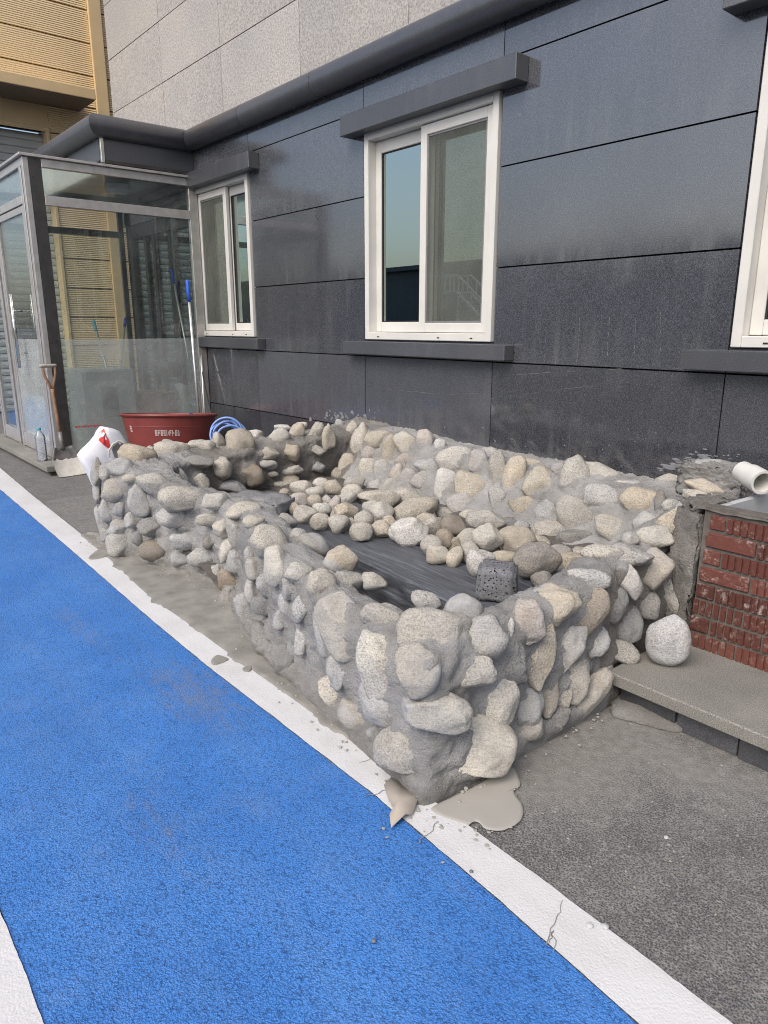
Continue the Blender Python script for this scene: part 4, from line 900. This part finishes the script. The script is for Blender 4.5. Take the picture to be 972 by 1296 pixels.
def slab_mesh():
    V = []; F = []
    def face(o, u, v, nu, nv):
        k = len(V)
        for i in range(nu+1):
            for j in range(nv+1):
                p = o+u*(i/nu)+v*(j/nv); V.append(p)
        F.extend([(k+i*(nv+1)+j, k+(i+1)*(nv+1)+j, k+(i+1)*(nv+1)+j+1, k+i*(nv+1)+j+1) for i in range(nu) for j in range(nv)])
    a = Vector((-L/2, -Wd/2, -H/2)); X_, Y_, Z_ = Vector((L, 0, 0)), Vector((0, Wd, 0)), Vector((0, 0, H))
    face(a+Z_, X_, Y_, nx_, ny_); face(a, X_, Z_, nx_, nz_); face(a+Y_, X_, Z_, nx_, nz_); face(a, Y_, Z_, ny_, nz_); face(a+X_, Y_, Z_, ny_, nz_); face(a, X_, Y_, nx_, ny_)
    out = []
    for p in V:
        q = p+Vector((0, nz((p.x*1.2, p.y*6, p.z*6), 4, 2.), nz((p.x*1.2, p.y*9, p.z*9), 3.5, 7.)))*.005+Vector((0, nz((p.x*3, p.y*30, p.z*30), 2.5, 2.), nz((p.x*3, p.y*30, p.z*30), 2.5, 4.)))*.0022
        if p.y < -Wd/2+.001: q.y += .014*nz((p.x*2.5, 0, p.z*5), 3, 1.)
        out.append(q)
    return out, F
V, F = slab_mesh(); cx, cy = -2.72, 2.29
o = mesh_obj('black_slab', [v+Vector((cx, cy, .23)) for v in V], F, 'black_slab', None, True, loc=(cx, cy, .23)); o.rotation_euler = (0, 0, R(-3.2))
bm = bmesh.new(); bm.from_mesh(o.data); bmesh.ops.remove_doubles(bm, verts=bm.verts, dist=.0008); bmesh.ops.recalc_face_normals(bm, faces=bm.faces); bm.to_mesh(o.data); bm.free()
tag(o, 'long black split-faced stone slab lying inside the planter', 'stone slab')
o = rough_block('lava_block', -1.80, 2.10, .325, .155, .155, .145, R(38), 'lava_rock', .010, 5); tag(o, 'dark pitted lava stone block sitting on the black slab end', 'stone block')
o = rough_block('flat_stone', -3.62, 2.02, .36, .42, .26, .09, R(25), 'cobble_stone', .016, 4, 2.5, 5); p = gz(325, 630, .42); o.location = (p.x, p.y, .39); o.color = (.26, .265, .27, .35); tag(o, 'flat smooth grey stone plate bridging the planter walls at left', 'stone slab')

def loose(x, y, a, b, rot, z, tint, lab=None, rough=1., facets=6, grp='loose cobbles heaped in the planter', seed=0, smear=.0):
    c = gz(x, y, z); d = ray(x, y).normalized(); px = (c-CO).dot(FW)/900
    vr = (RT-d*RT.dot(d)).normalized(); vu = vr.cross(d)
    if vu.dot(UP) < 0: vu = -vu
    cr, sr = math.cos(R(rot)), math.sin(R(rot)); u1 = vr*cr-vu*sr; u2 = vr*sr+vu*cr; th = .8*min(a, b)+.1*max(a, b)
    o = stone_obj('cobble', c, (u1, u2, -d), (a*px*1.17, b*px*1.17, th*px*1.15), tint, smear, None, 900+seed, rough, facets, 4 if max(a, b) > 16 else 3)
    return tag(o, lab or 'rounded beige cobble lying in the loose heap beside the black slab', 'cobble', grp)
Z1, Z2, Z3 = .375, .40, .34
LS = [(406, 613, 9, 7.5, 0, .31, 'p'), (421.6, 619, 11, 10.5, 0, .32, 't'), (449, 612, 12.5, 9, -10, .31, 'g'), (448, 624, 14.5, 10, 5, .33, 'p'), (381.7, 617, 13, 8, 0, .31, 'p'), (399, 623, 11, 7.5, 0, .33, 'p'), (361, 627, 8.5, 8, 0, .33, 't'),
      (378.6, 633, 12.5, 8.5, 5, .35, 'k'), (398, 634, 8, 7, 0, .36, 't'), (412.5, 635, 8.5, 8, 0, .35, 'p'), (423, 639, 7, 11, 20, .36, 'k'), (437, 632, 13.5, 8.5, -10, .35, 'p'), (374, 644, 9, 7, 0, .36, 't'), (387, 652, 14, 11.5, 0, Z1, 'p'), (407, 645.5, 11, 8, 0, .38, 'p'),
      (405, 661, 11.5, 10.5, 0, Z1, 'p'), (429, 664, 12.5, 11, 0, Z1, 'p'), (439, 647, 14, 10, -10, .39, 't'), (363, 642, 7, 9, 0, .34, 'g'), (478, 631, 25, 10, -2, .34, 'p'), (482, 649, 15, 12.5, 0, .38, 'p'), (460.7, 658, 11, 11.5, 0, .40, 'g'), (457, 673, 13.5, 11, -5, Z1, 'g'),
      (484, 669, 13, 10, 15, Z1, 't'), (445, 664, 5.5, 8, 0, .36, 't'), (493, 661, 9, 8, 0, .37, 't'), (515, 629, 17, 11, 0, .33, 'p'), (562, 649.6, 10.5, 7, 0, .35, 'p'), (540, 657, 11, 7.5, 0, .36, 't'), (550, 667, 12, 11, 0, .38, 'p'),
      (590, 681, 16, 10, -25, .39, 'p'), (546, 691, 12.5, 12, 20, Z1, 'g'), (555, 702, 13.5, 11, 0, Z1, 'p'), (594, 699, 11, 13, 25, Z1, 'g'), (594, 654, 11.5, 9, 0, .36, 'p'), (615, 659, 22, 12, 8, .36, 'g'), (645, 663, 10, 8, 0, .34, 'd'), (660, 668, 9, 8, 0, .33, 's'),
      (682, 689, 12.5, 10.5, 0, .37, 't'), (707, 699, 15, 9.5, 0, .34, 'g'), (722, 712, 18, 12, 10, .35, 't'), (686, 735, 12.5, 11, 0, .36, 'd'), (735, 702, 12, 9, 0, .33, 'p'), (575, 690, 10, 9, 0, .36, 't'), (620, 698, 12, 10, 0, .35, 'd'), (508, 655, 9, 8, 0, .34, 'g'), (470, 642, 10, 8, 0, .35, 'p'), (428, 652, 9, 8, 0, .35, 'g'), (700, 722, 12, 9, 0, .34, 'g'), (660, 726, 12, 9, 0, .33, 'd'),
      (526, 650, 11, 9, 0, .32, 'd'), (418, 650, 7, 7, 0, .34, 't')]
ROWS = {}
for k, r in enumerate(LS):
    x, y = r[0], r[1]
    if x < 455: key = 'far row at the heap left end' if y < 626 else 'middle row at the heap left end' if y < 648 else 'slab edge row at the heap left end'
    elif x < 530: key = 'group below the bean shaped stone' if y > 640 else 'group beside the bean shaped stone'
    elif x < 605: key = 'heap centre near the back wall' if y < 675 else 'heap centre on the slab edge'
    else: key = 'heap right end near the back wall' if y < 680 else 'heap right end behind the lava block'
    ROWS.setdefault(key, []).append((x, k))
ORD = ['first', 'second', 'third', 'fourth', 'fifth', 'sixth', 'seventh', 'eighth', 'ninth', 'tenth']
LAB = {}
TN = {'p': 'cream', 't': 'tan', 'g': 'grey', 'k': 'pinkish', 'd': 'dark grey', 's': 'grey'}
for key, v in ROWS.items():
    for i, (x, k) in enumerate(sorted(v)): LAB[k] = '%s cobble, %s from left in the %s' % (TN[LS[k][6]], ORD[i], key)
for k, r in enumerate(LS): loose(*r, lab=LAB[k], seed=k)
SPEC = [(525.5, 645, 28, 14, -20, .385, 't', 'large bean shaped beige stone lying across the back of the heap'), (518, 674, 23, 17, -10, .385, 'w', 'angular pale grey stone on the black slab edge'), (574, 666, 15.5, 13, 15, .41, 'b', 'blocky reddish brown stone on top of the heap'), (562.5, 682, 10.5, 11.5, -20, .39, 'b', 'smooth brown egg shaped stone in the heap'),
        (575, 705, 9, 13, 15, .37, 't', 'small upright tan stone at the black slab edge'), (617.7, 680, 17.5, 15.5, -10, .43, 'p', 'smooth round cream stone on top of the heap'), (607.5, 713, 17.5, 16, 25, .385, 'w', 'round white speckled stone touching the lava block'), (638, 707, 17.5, 9, 6, .37, 't', 'flat tan wedge stone behind the lava block'),
        (654, 684, 22, 17, 15, .42, 't', 'big rounded tan stone at the right of the heap'), (680, 708, 26, 20, -12, .42, 'd', 'largest rough grey stone behind the lava block')]
for k, r in enumerate(SPEC): loose(*r[:7], lab=r[7], seed=200+k, rough=1.2 if 'angular' in r[7] or 'rough' in r[7] else .8, facets=9 if 'angular' in r[7] or 'blocky' in r[7] else 5)

# ------------------------------------------------------------------ step and brick pier at the right
stp = root('side_step', (-.6, 2.6, 0), 'low granite step with dark stone riser at the right of the planter', 'step')
MB().box(-1.335, .9, 2.20, 3.3, .098, .148, .005).build('tread', 'step_granite', stp)
for (a, b) in ((-1.30, -1.08), (-1.075, -.86), (-.855, -.55), (-.545, -.2), (-.195, .9)):
    mb = MB().box(a, b, 2.255+random.uniform(-.008, .008), 2.5, -.03, .096, .008); mb.build('riser_stone', 'trim_granite', stp)
box('step_core', 'cement_dark', stp, -1.31, .9, 2.27, 3.28, -.03, .095)
def pale_boulder():
    c = gz(842, 845, .147); d = ray(842, 808.5).normalized(); n2 = Vector((d.x, d.y, 0)).normalized(); px = (c-CO).dot(FW)/900
    b = 35*px; a = 27*px; cen = c+Vector((0, 0, b*.96))+n2*.02
    u1 = Vector((n2.y, -n2.x, 0)); 
    if u1.dot(RT) < 0: u1 = -u1
    o = stone_obj('cobble', cen, (u1, Vector((0, 0, 1)), -n2), (a, b, a*.75), 'w', 0., None, 77, .55, 4, 4)
    o.color = (.56, .56, .56, 0.); tag(o, 'large pale rounded granite cobble standing on the step by the brick pier', 'cobble')
pale_boulder()
bp = root('brick_pier', (-.7, 2.8, .148), 'low wall of ribbed red bricks standing on the step', 'brick wall')
def brick_mesh(L, ribbed, seed):
    rr = random.Random(seed); D, H = .09, .0565; mb = MB()
    if not ribbed: mb.box(0, L, 0, D, 0, H, .003)
    else:
        n = max(2, round(L/.026)); pr = []; x = 0
        pw = L/n
        for i in range(n): pr += [(i*pw+.0005 if i else 0, 0.), ((i+1)*pw-.008, 0.), ((i+1)*pw-.0065, .007), ((i+1)*pw-.0015, .007)] if i < n-1 else [(i*pw+.0005, 0.), (L, 0.)]
        k = len(pr); V = [(x, y+.0006*rr.random(), 0) for x, y in pr]+[(x, y+.0006*rr.random(), H) for x, y in pr]+[(0, D, 0), (L, D, 0), (0, D, H), (L, D, H)]
        F = [(i, i+1, k+i+1, k+i) for i in range(k-1)]+[tuple(range(k, 2*k))+(2*k+3, 2*k+2), tuple(reversed(range(k)))+(2*k, 2*k+1)]
        F += [(2*k, 2*k+2, 2*k+3, 2*k+1), (0, k, 2*k+2, 2*k), (k-1, 2*k+1, 2*k+3, 2*k-1)]
        mb.add(V, F)
    me = bpy.data.meshes.new('brick'); me.from_pydata([tuple(v) for v in mb.v], [], mb.f); me.materials.append(M['red_brick']); me.update(); return me
BM = {}
rows = [[(.19, 1)]*6, [(.075, 0), (.19, 1), (.19, 1)], [(.19, 1), (.19, 1)], [(.07, 0), (.19, 1)], [(.19, 0), (.19, 1)], [(.065, 0), (.19, 1)], [(.185, 0), (.19, 1)], [(.058, 0), (.19, 1)]]
for r, row in enumerate(rows):
    x = -1.262+.0055*r; z = .150+r*.0705; i = 0
    while x < -.07:
        L, rb = row[i] if i < len(row) else (.19, 1); L = round(min(L, -.05-x), 4); key = (L, rb, random.randrange(3))
        if key not in BM: BM[key] = brick_mesh(*key)
        o = bpy.data.objects.new('brick', BM[key]); o.parent = bp; C.objects.link(o)
        o.location = Vector((x, 2.65+random.uniform(-.003, .003), z+random.uniform(-.001, .001)))-Vector(bp.location)
        o.rotation_euler = (0, random.uniform(-.006, .006), random.uniform(-.012, .012))
        x += L+.010; i += 1
mbm = MB().box(-1.25, -.05, 2.658, 2.739, .149, .725, 0).build('joint_mortar', 'joint_cement', bp)
nx2, ny2 = 50, 8
tv = np.array([(-1.28+1.25*i/nx2, 2.645+.10*j/ny2, .716+.012*math.sin(math.pi*j/ny2)+.006*nz((i, j, 0), .35)) for i in range(nx2+1) for j in range(ny2+1)])
mesh_obj('mortar_cap', tv, gridfaces(nx2+1, ny2+1), 'joint_cement', bp, True)
# dark mortar pillar between cobble wall and bricks
o = rough_block('mortar_pillar', 0, 0, 0, .10, .26, .57, 0, 'mortar', .016, 5, 2., 3, .008); o.parent = pl; o.location = Vector((-1.318, 2.79, .43))-Vector(pl.location); attr(o, 'damp', [.6]*len(o.data.vertices))
o = rough_block('concrete_rubble', *wy(909, 606, 3.36)[:2], wy(909, 606, 3.36).z-.075, .30, .24, .14, R(8), 'cement_dark', .016, 5, 2.5, 12, .009); o.data.materials[0] = M['mortar']; attr(o, 'damp', [.25]*len(o.data.vertices)); tag(o, 'broken lump of concrete with crumbling edge at the wall by the pipe', 'concrete lump')
# grey concrete channel behind the bricks
P0 = gz(918, 641, .70); P1 = gz(975, 625, .70)
dv = (P1-P0); e = Vector((dv.x, dv.y, 0)).normalized(); sd_ = Vector((e.y, -e.x, 0)); mb = MB()
a0 = Vector((P0.x, P0.y, 0)); 
for off, zt in ((0, 0), ):
    V = [a0+sd_*0+Vector((0, 0, .55)), a0+e*.55+Vector((0, 0, .55)), a0+e*.55+Vector((0, 0, P1.z)), a0+Vector((0, 0, P0.z))]
    V += [v-sd_*.03 for v in V]
    mb.add(V, [(0, 1, 2, 3), (7, 6, 5, 4), (0, 4, 5, 1), (3, 2, 6, 7), (1, 5, 6, 2), (0, 3, 7, 4)])
tag(mb.build('concrete_board', 'concrete_pale', None), 'pale grey board on edge behind the brick wall', 'board')
# white drain pipe end
pc = wy(966, 611, 3.05); dirp = Vector((.80, -.58, -.10)).normalized(); ro, ri = .048, .041
mb = MB(); ring = []
a = dirp.cross(Vector((0, 0, 1))).normalized(); b = dirp.cross(a); n = 28
for (t, r) in ((-.16, ro*.94), (-.10, ro*.94), (-.095, ro*1.06), (0, ro*1.06), (.0, ri), (-.03, ri), (-.15, ri*.97)):
    ring.append([pc+dirp*t+(a*math.cos(2*math.pi*k/n)+b*math.sin(2*math.pi*k/n))*r for k in range(n)])
V = [p for q in ring for p in q]; F = [(i*n+k, i*n+(k+1) % n, (i+1)*n+(k+1) % n, (i+1)*n+k) for i in range(len(ring)-1) for k in range(n)]
mb.add(V, F); mb.add(ring[-1], [tuple(range(n))])
tag(mb.build('drain_pipe', 'pvc_white', None, True, auto=35), 'open end of a white plastic drain pipe behind the bricks', 'pipe')

# ------------------------------------------------------------------ tools and things at the vestibule
# tub
tc = Vector((-6.93, 2.93, .0)); tb = root('rubber_tub', tc, 'wide brick red rubber tub with worn lettering behind the planter', 'tub')
pf = [(.01, .02), (.36, .02), (.375, .03), (.40, .18), (.435, .33), (.455, .44), (.475, .45), (.482, .462), (.475, .474), (.452, .474), (.43, .44), (.40, .30), (.36, .06), (.01, .05)]
MB().lathe(tc, pf, 48).build('basin', 'tub_rubber', tb, auto=40)
MB().lathe(tc, [(.432, .345), (.440, .35), (.440, .358), (.435, .362)], 48).build('rib', 'tub_rubber', tb, True)
g = MB(); rr = random.Random(4); va = math.atan2(CO.y-tc.y, CO.x-tc.x); ang = va-.33
def patch(a0, a1, z0, z1):
    V = []
    for a_ in (a0, a1):
        for z in (z0, z1):
            r = np.interp(z, [.18, .33, .44], [.40, .435, .455])+.0025; V.append((tc.x+r*math.cos(a_), tc.y+r*math.sin(a_), z))
    g.add(V, [(0, 2, 3, 1)])
a_ = ang
for i in range(9):                                   # worn block letters, not legible in the photograph
    w_ = .062; z0, z1 = .268, .325
    st_ = [((0, .2), (0, 1)), ((0, 1), (.8, 1)), ((0, .9), (.42, .58))]
    patch(a_, a_+w_*.26, z0, z1)
    if rr.random() < .8: patch(a_+w_*.27, a_+w_*.78, z1-.014, z1)
    if rr.random() < .7: patch(a_+w_*.27, a_+w_*.70, z0+.022, z0+.036)
    if rr.random() < .6: patch(a_+w_*.27, a_+w_*.78, z0, z0+.013)
    if rr.random() < .6: patch(a_+w_*.60, a_+w_*.80, z0+.014, z1-.015)
    a_ += w_
for z in (.30, .325, .345): patch(va-1.02, va-.94, z, z+.016)
tag(g.build('lettering', 'label_print', tb), kind='stuff')
vd = Vector((CO.x-tc.x, CO.y-tc.y, 0)).normalized()
tb.rotation_mode = 'QUATERNION'; tb.rotation_quaternion = Matrix.Rotation(R(-5.5), 3, Vector((-vd.y, vd.x, 0))).to_quaternion() @ Matrix.Rotation(R(-2.0), 3, vd).to_quaternion(); tb.location.z += .07
# dark blue clamp resting on the rim and hose coil
kx = wy(244, 530, 3.05); mb = MB().box(kx.x-.05, kx.x+.05, kx.y-.03, kx.y+.03, kx.z-.025, kx.z+.02, .012); mb.tube([kx+Vector((-.02, 0, .01)), kx+Vector((-.04, .0, .05))], .018, 8); mb.tube([kx+Vector((.03, 0, .01)), kx+Vector((.05, .02, .045))], .016, 8)
tag(mb.build('hose_connector', 'navy_plastic', None), 'dark blue hose connector lying on the tub rim', 'hose fitting')
hc = wx(288, 551, -4.99); pts = []
hn = Vector((CO.x-hc.x, CO.y-hc.y, 1.2)).normalized(); hu = Vector((0, 0, 1)).cross(hn).normalized(); hv = hn.cross(hu)
for k in range(200):
    t = k/40*2*math.pi; q = k/200; rad = .088+.042*abs(math.sin(q*7.3))
    pts.append(hc+hu*(rad*math.cos(t)+.02*math.sin(q*9))+hv*(rad*.95*math.sin(t)+.015*math.cos(q*11))+hn*(.05*q+.012*math.sin(t*1.5+q*5)))
for k in range(1, 20): pts.append(pts[-1]+Vector((-.012, -.003, -.018)))
tag(MB().tube(pts, .0085, 7).build('water_hose', 'hose_blue', None, True, loc=hc), 'coiled pale blue water hose hanging behind the planter wall by the tub', 'hose')
# cement sack, leaning on the planter's outer left side
sr = root('cement_sack', (-5.2, 1.80, 0), 'open white cement sack with red print leaning on the planter left end', 'sack')
SXP = -5.10
out = [(102, 578), (107, 571), (113, 566), (119, 560), (124, 553), (128, 546), (132, 540.5), (138, 541.5), (145, 543), (151, 545.5), (157, 554), (163, 563), (169, 573), (172, 596), (168, 630), (160, 656), (142, 659), (134, 650), (127, 628), (117, 607), (110, 593)]
nb = len(out); c0 = wx(138, 588, SXP); rings = []
for fac, push in ((.98, -.10), (1.0, -.05), (1.0, 0.), (.90, .018), (.64, .028), (.34, .032)):
    rings.append([c0+(wx(x, y, SXP)-c0)*fac+Vector((push+.022*nz((x*fac, y*fac, 0), .06)*(fac < .99)+.012*nz((x*fac, y*fac, 9), .15)*(fac < .99), 0, .0)) for x, y in out])
V = [p for q in rings for p in q]+[c0+Vector((.034, 0, 0)), c0+Vector((-.12, 0, 0))]
F = [(r*nb+i, r*nb+(i+1) % nb, (r+1)*nb+(i+1) % nb, (r+1)*nb+i) for r in range(5) for i in range(nb)]+[(5*nb+i, 5*nb+(i+1) % nb, 6*nb) for i in range(nb)]+[((i+1) % nb, i, 6*nb+1) for i in range(nb)]
sb = MB().add(V, F).build('bag', 'sack_white', sr, auto=75)
tr_ = BVHTree.FromPolygons([tuple(v) for v in V], F)
def onbag(pts, name, mat, lift=.003, n=4):
    P = []
    for a, b in zip(pts, pts[1:]+pts[:1]): P += [(a[0]+(b[0]-a[0])*k/n, a[1]+(b[1]-a[1])*k/n) for k in range(n)]
    cx_, cy_ = sum(p[0] for p in P)/len(P), sum(p[1] for p in P)/len(P); W3 = []
    for f in (1., .66, .33, .02):
        for x, y in P:
            x2, y2 = cx_+(x-cx_)*f, cy_+(y-cy_)*f; d_ = ray(x2, y2).normalized(); h_ = tr_.ray_cast(CO, d_)[0]
            W3.append((h_ if h_ is not None else wx(x2, y2, SXP+.02))-d_*lift)
    m = len(P); return MB().add(W3, [(r*m+i, r*m+(i+1) % m, (r+1)*m+(i+1) % m, (r+1)*m+i) for r in range(3) for i in range(m)]).build(name, mat, sr, True)
onbag([(131.5, 542), (134, 550), (138, 557), (139.5, 565), (138, 568), (131, 563), (124.5, 557), (127, 552), (125, 548)], 'red_print', 'red_print', .004)
onbag([(128.5, 549), (131, 546.5), (133, 549), (132, 552), (129, 553)], 'print_mark', 'sack_white', .008)
onbag([(141, 567), (149, 560), (158, 562), (164, 571), (158, 580), (146, 582)], 'bag_mouth', 'sack_inside', .004)
MB().tube([wx(x, y, SXP+.05) for x, y in ((139, 579), (138, 570), (143, 562), (150, 558), (158, 561), (165, 570))], [.004, .007, .008, .007, .008, .005], 8).build('mouth_rim', 'dried_cement', sr, True)
# water bottle
bc = gz(54, 583, .1); bt = root('water_bottle', bc, 'clear plastic water bottle with teal cap on the vestibule step', 'bottle')
pr_ = [(.001, .004), (.040, .0), (.050, .012)]
for k in range(9): pr_ += [(.050, .02+k*.022), (.047, .031+k*.022)]
pr_ += [(.050, .225), (.048, .245), (.030, .280), (.0165, .300), (.0165, .312)]
MB().lathe(bc, pr_, 22).build('body', 'bottle_pet', bt, True); MB().lathe(bc, [(.018, .306), (.019, .309), (.019, .328), (.016, .332), (.001, .332)], 16).build('cap', 'teal_plastic', bt, auto=40)
# shovel
sh0 = gz(92, 602, .0); top = wx(61, 463, -7.36); sv = root('shovel', sh0, 'square shovel with wooden D handle leaning on the vestibule corner post', 'shovel')
bl_t = wx(79, 566, -7.22); ax = (top-bl_t).normalized()
side = (gz(112, 600, .0)-gz(75, 606, .0)).normalized(); nrm = ax.cross(side).normalized()
neck = top-ax*.22
MB().tube([bl_t-ax*.02, bl_t+ax*.15], [.024, .019], 12).build('socket', 'shovel_steel', sv, True)
MB().tube([bl_t+ax*.14, bl_t+ax*.3, neck-ax*.05, neck], [.017, .0165, .0165, .02], 12).build('shaft', 'old_wood', sv, True)
gs = Vector((side.x, side.y, 0)).normalized(); g0 = top-gs*.062; g1 = top+gs*.062
MB().tube([neck-ax*.01, neck+ax*.05-gs*.025, neck+ax*.14-gs*.055, g0], [.014, .013, .012, .012], 8).build('handle_fork', 'old_wood', sv, True)
MB().tube([neck-ax*.01, neck+ax*.05+gs*.025, neck+ax*.14+gs*.055, g1], [.014, .013, .012, .012], 8).build('handle_fork', 'old_wood', sv, True)
MB().tube([g0-gs*.018, g0, g1, g1+gs*.018], [.014, .017, .017, .014], 12).build('grip', 'worn_grip', sv, True)
# blade: shallow pan from the socket to the square tip on the ground
q0 = bl_t; tipc = gz(93, 602, .004); bax = (tipc-q0); Lb = bax.length; bax.normalize(); bn = bax.cross(side).normalized()
if bn.dot(CO-q0) < 0: bn = -bn
V = []; nu, nv = 10, 12; cem = []
for i in range(nu+1):
    t = i/nu; hw = (.085+.065*min(1, t*2.2)) if t < .5 else .15
    for j in range(nv+1):
        s = (j/nv-.5)*2; V.append(q0+bax*(Lb*t)+side*(hw*s)+bn*(.028*abs(s)**3*(1-.4*t)+.03*math.sin(math.pi*t)*-.5))
F = gridfaces(nu+1, nv+1)
bld_ = MB().add(V, F).build('blade', 'shovel_steel', sv, True); md = bld_.modifiers.new('t', 'SOLIDIFY'); md.thickness = .004
k0 = 4*(nv+1); V2 = [v+bn*.005 for v in V[k0:]]
for j in range(nv+1): V2[j] += bax*(.03*nz((j, 0, 0), .8))
MB().add(V2, gridfaces(nu+1-4, nv+1)).build('dried_cement', 'blade_cement', sv, True)
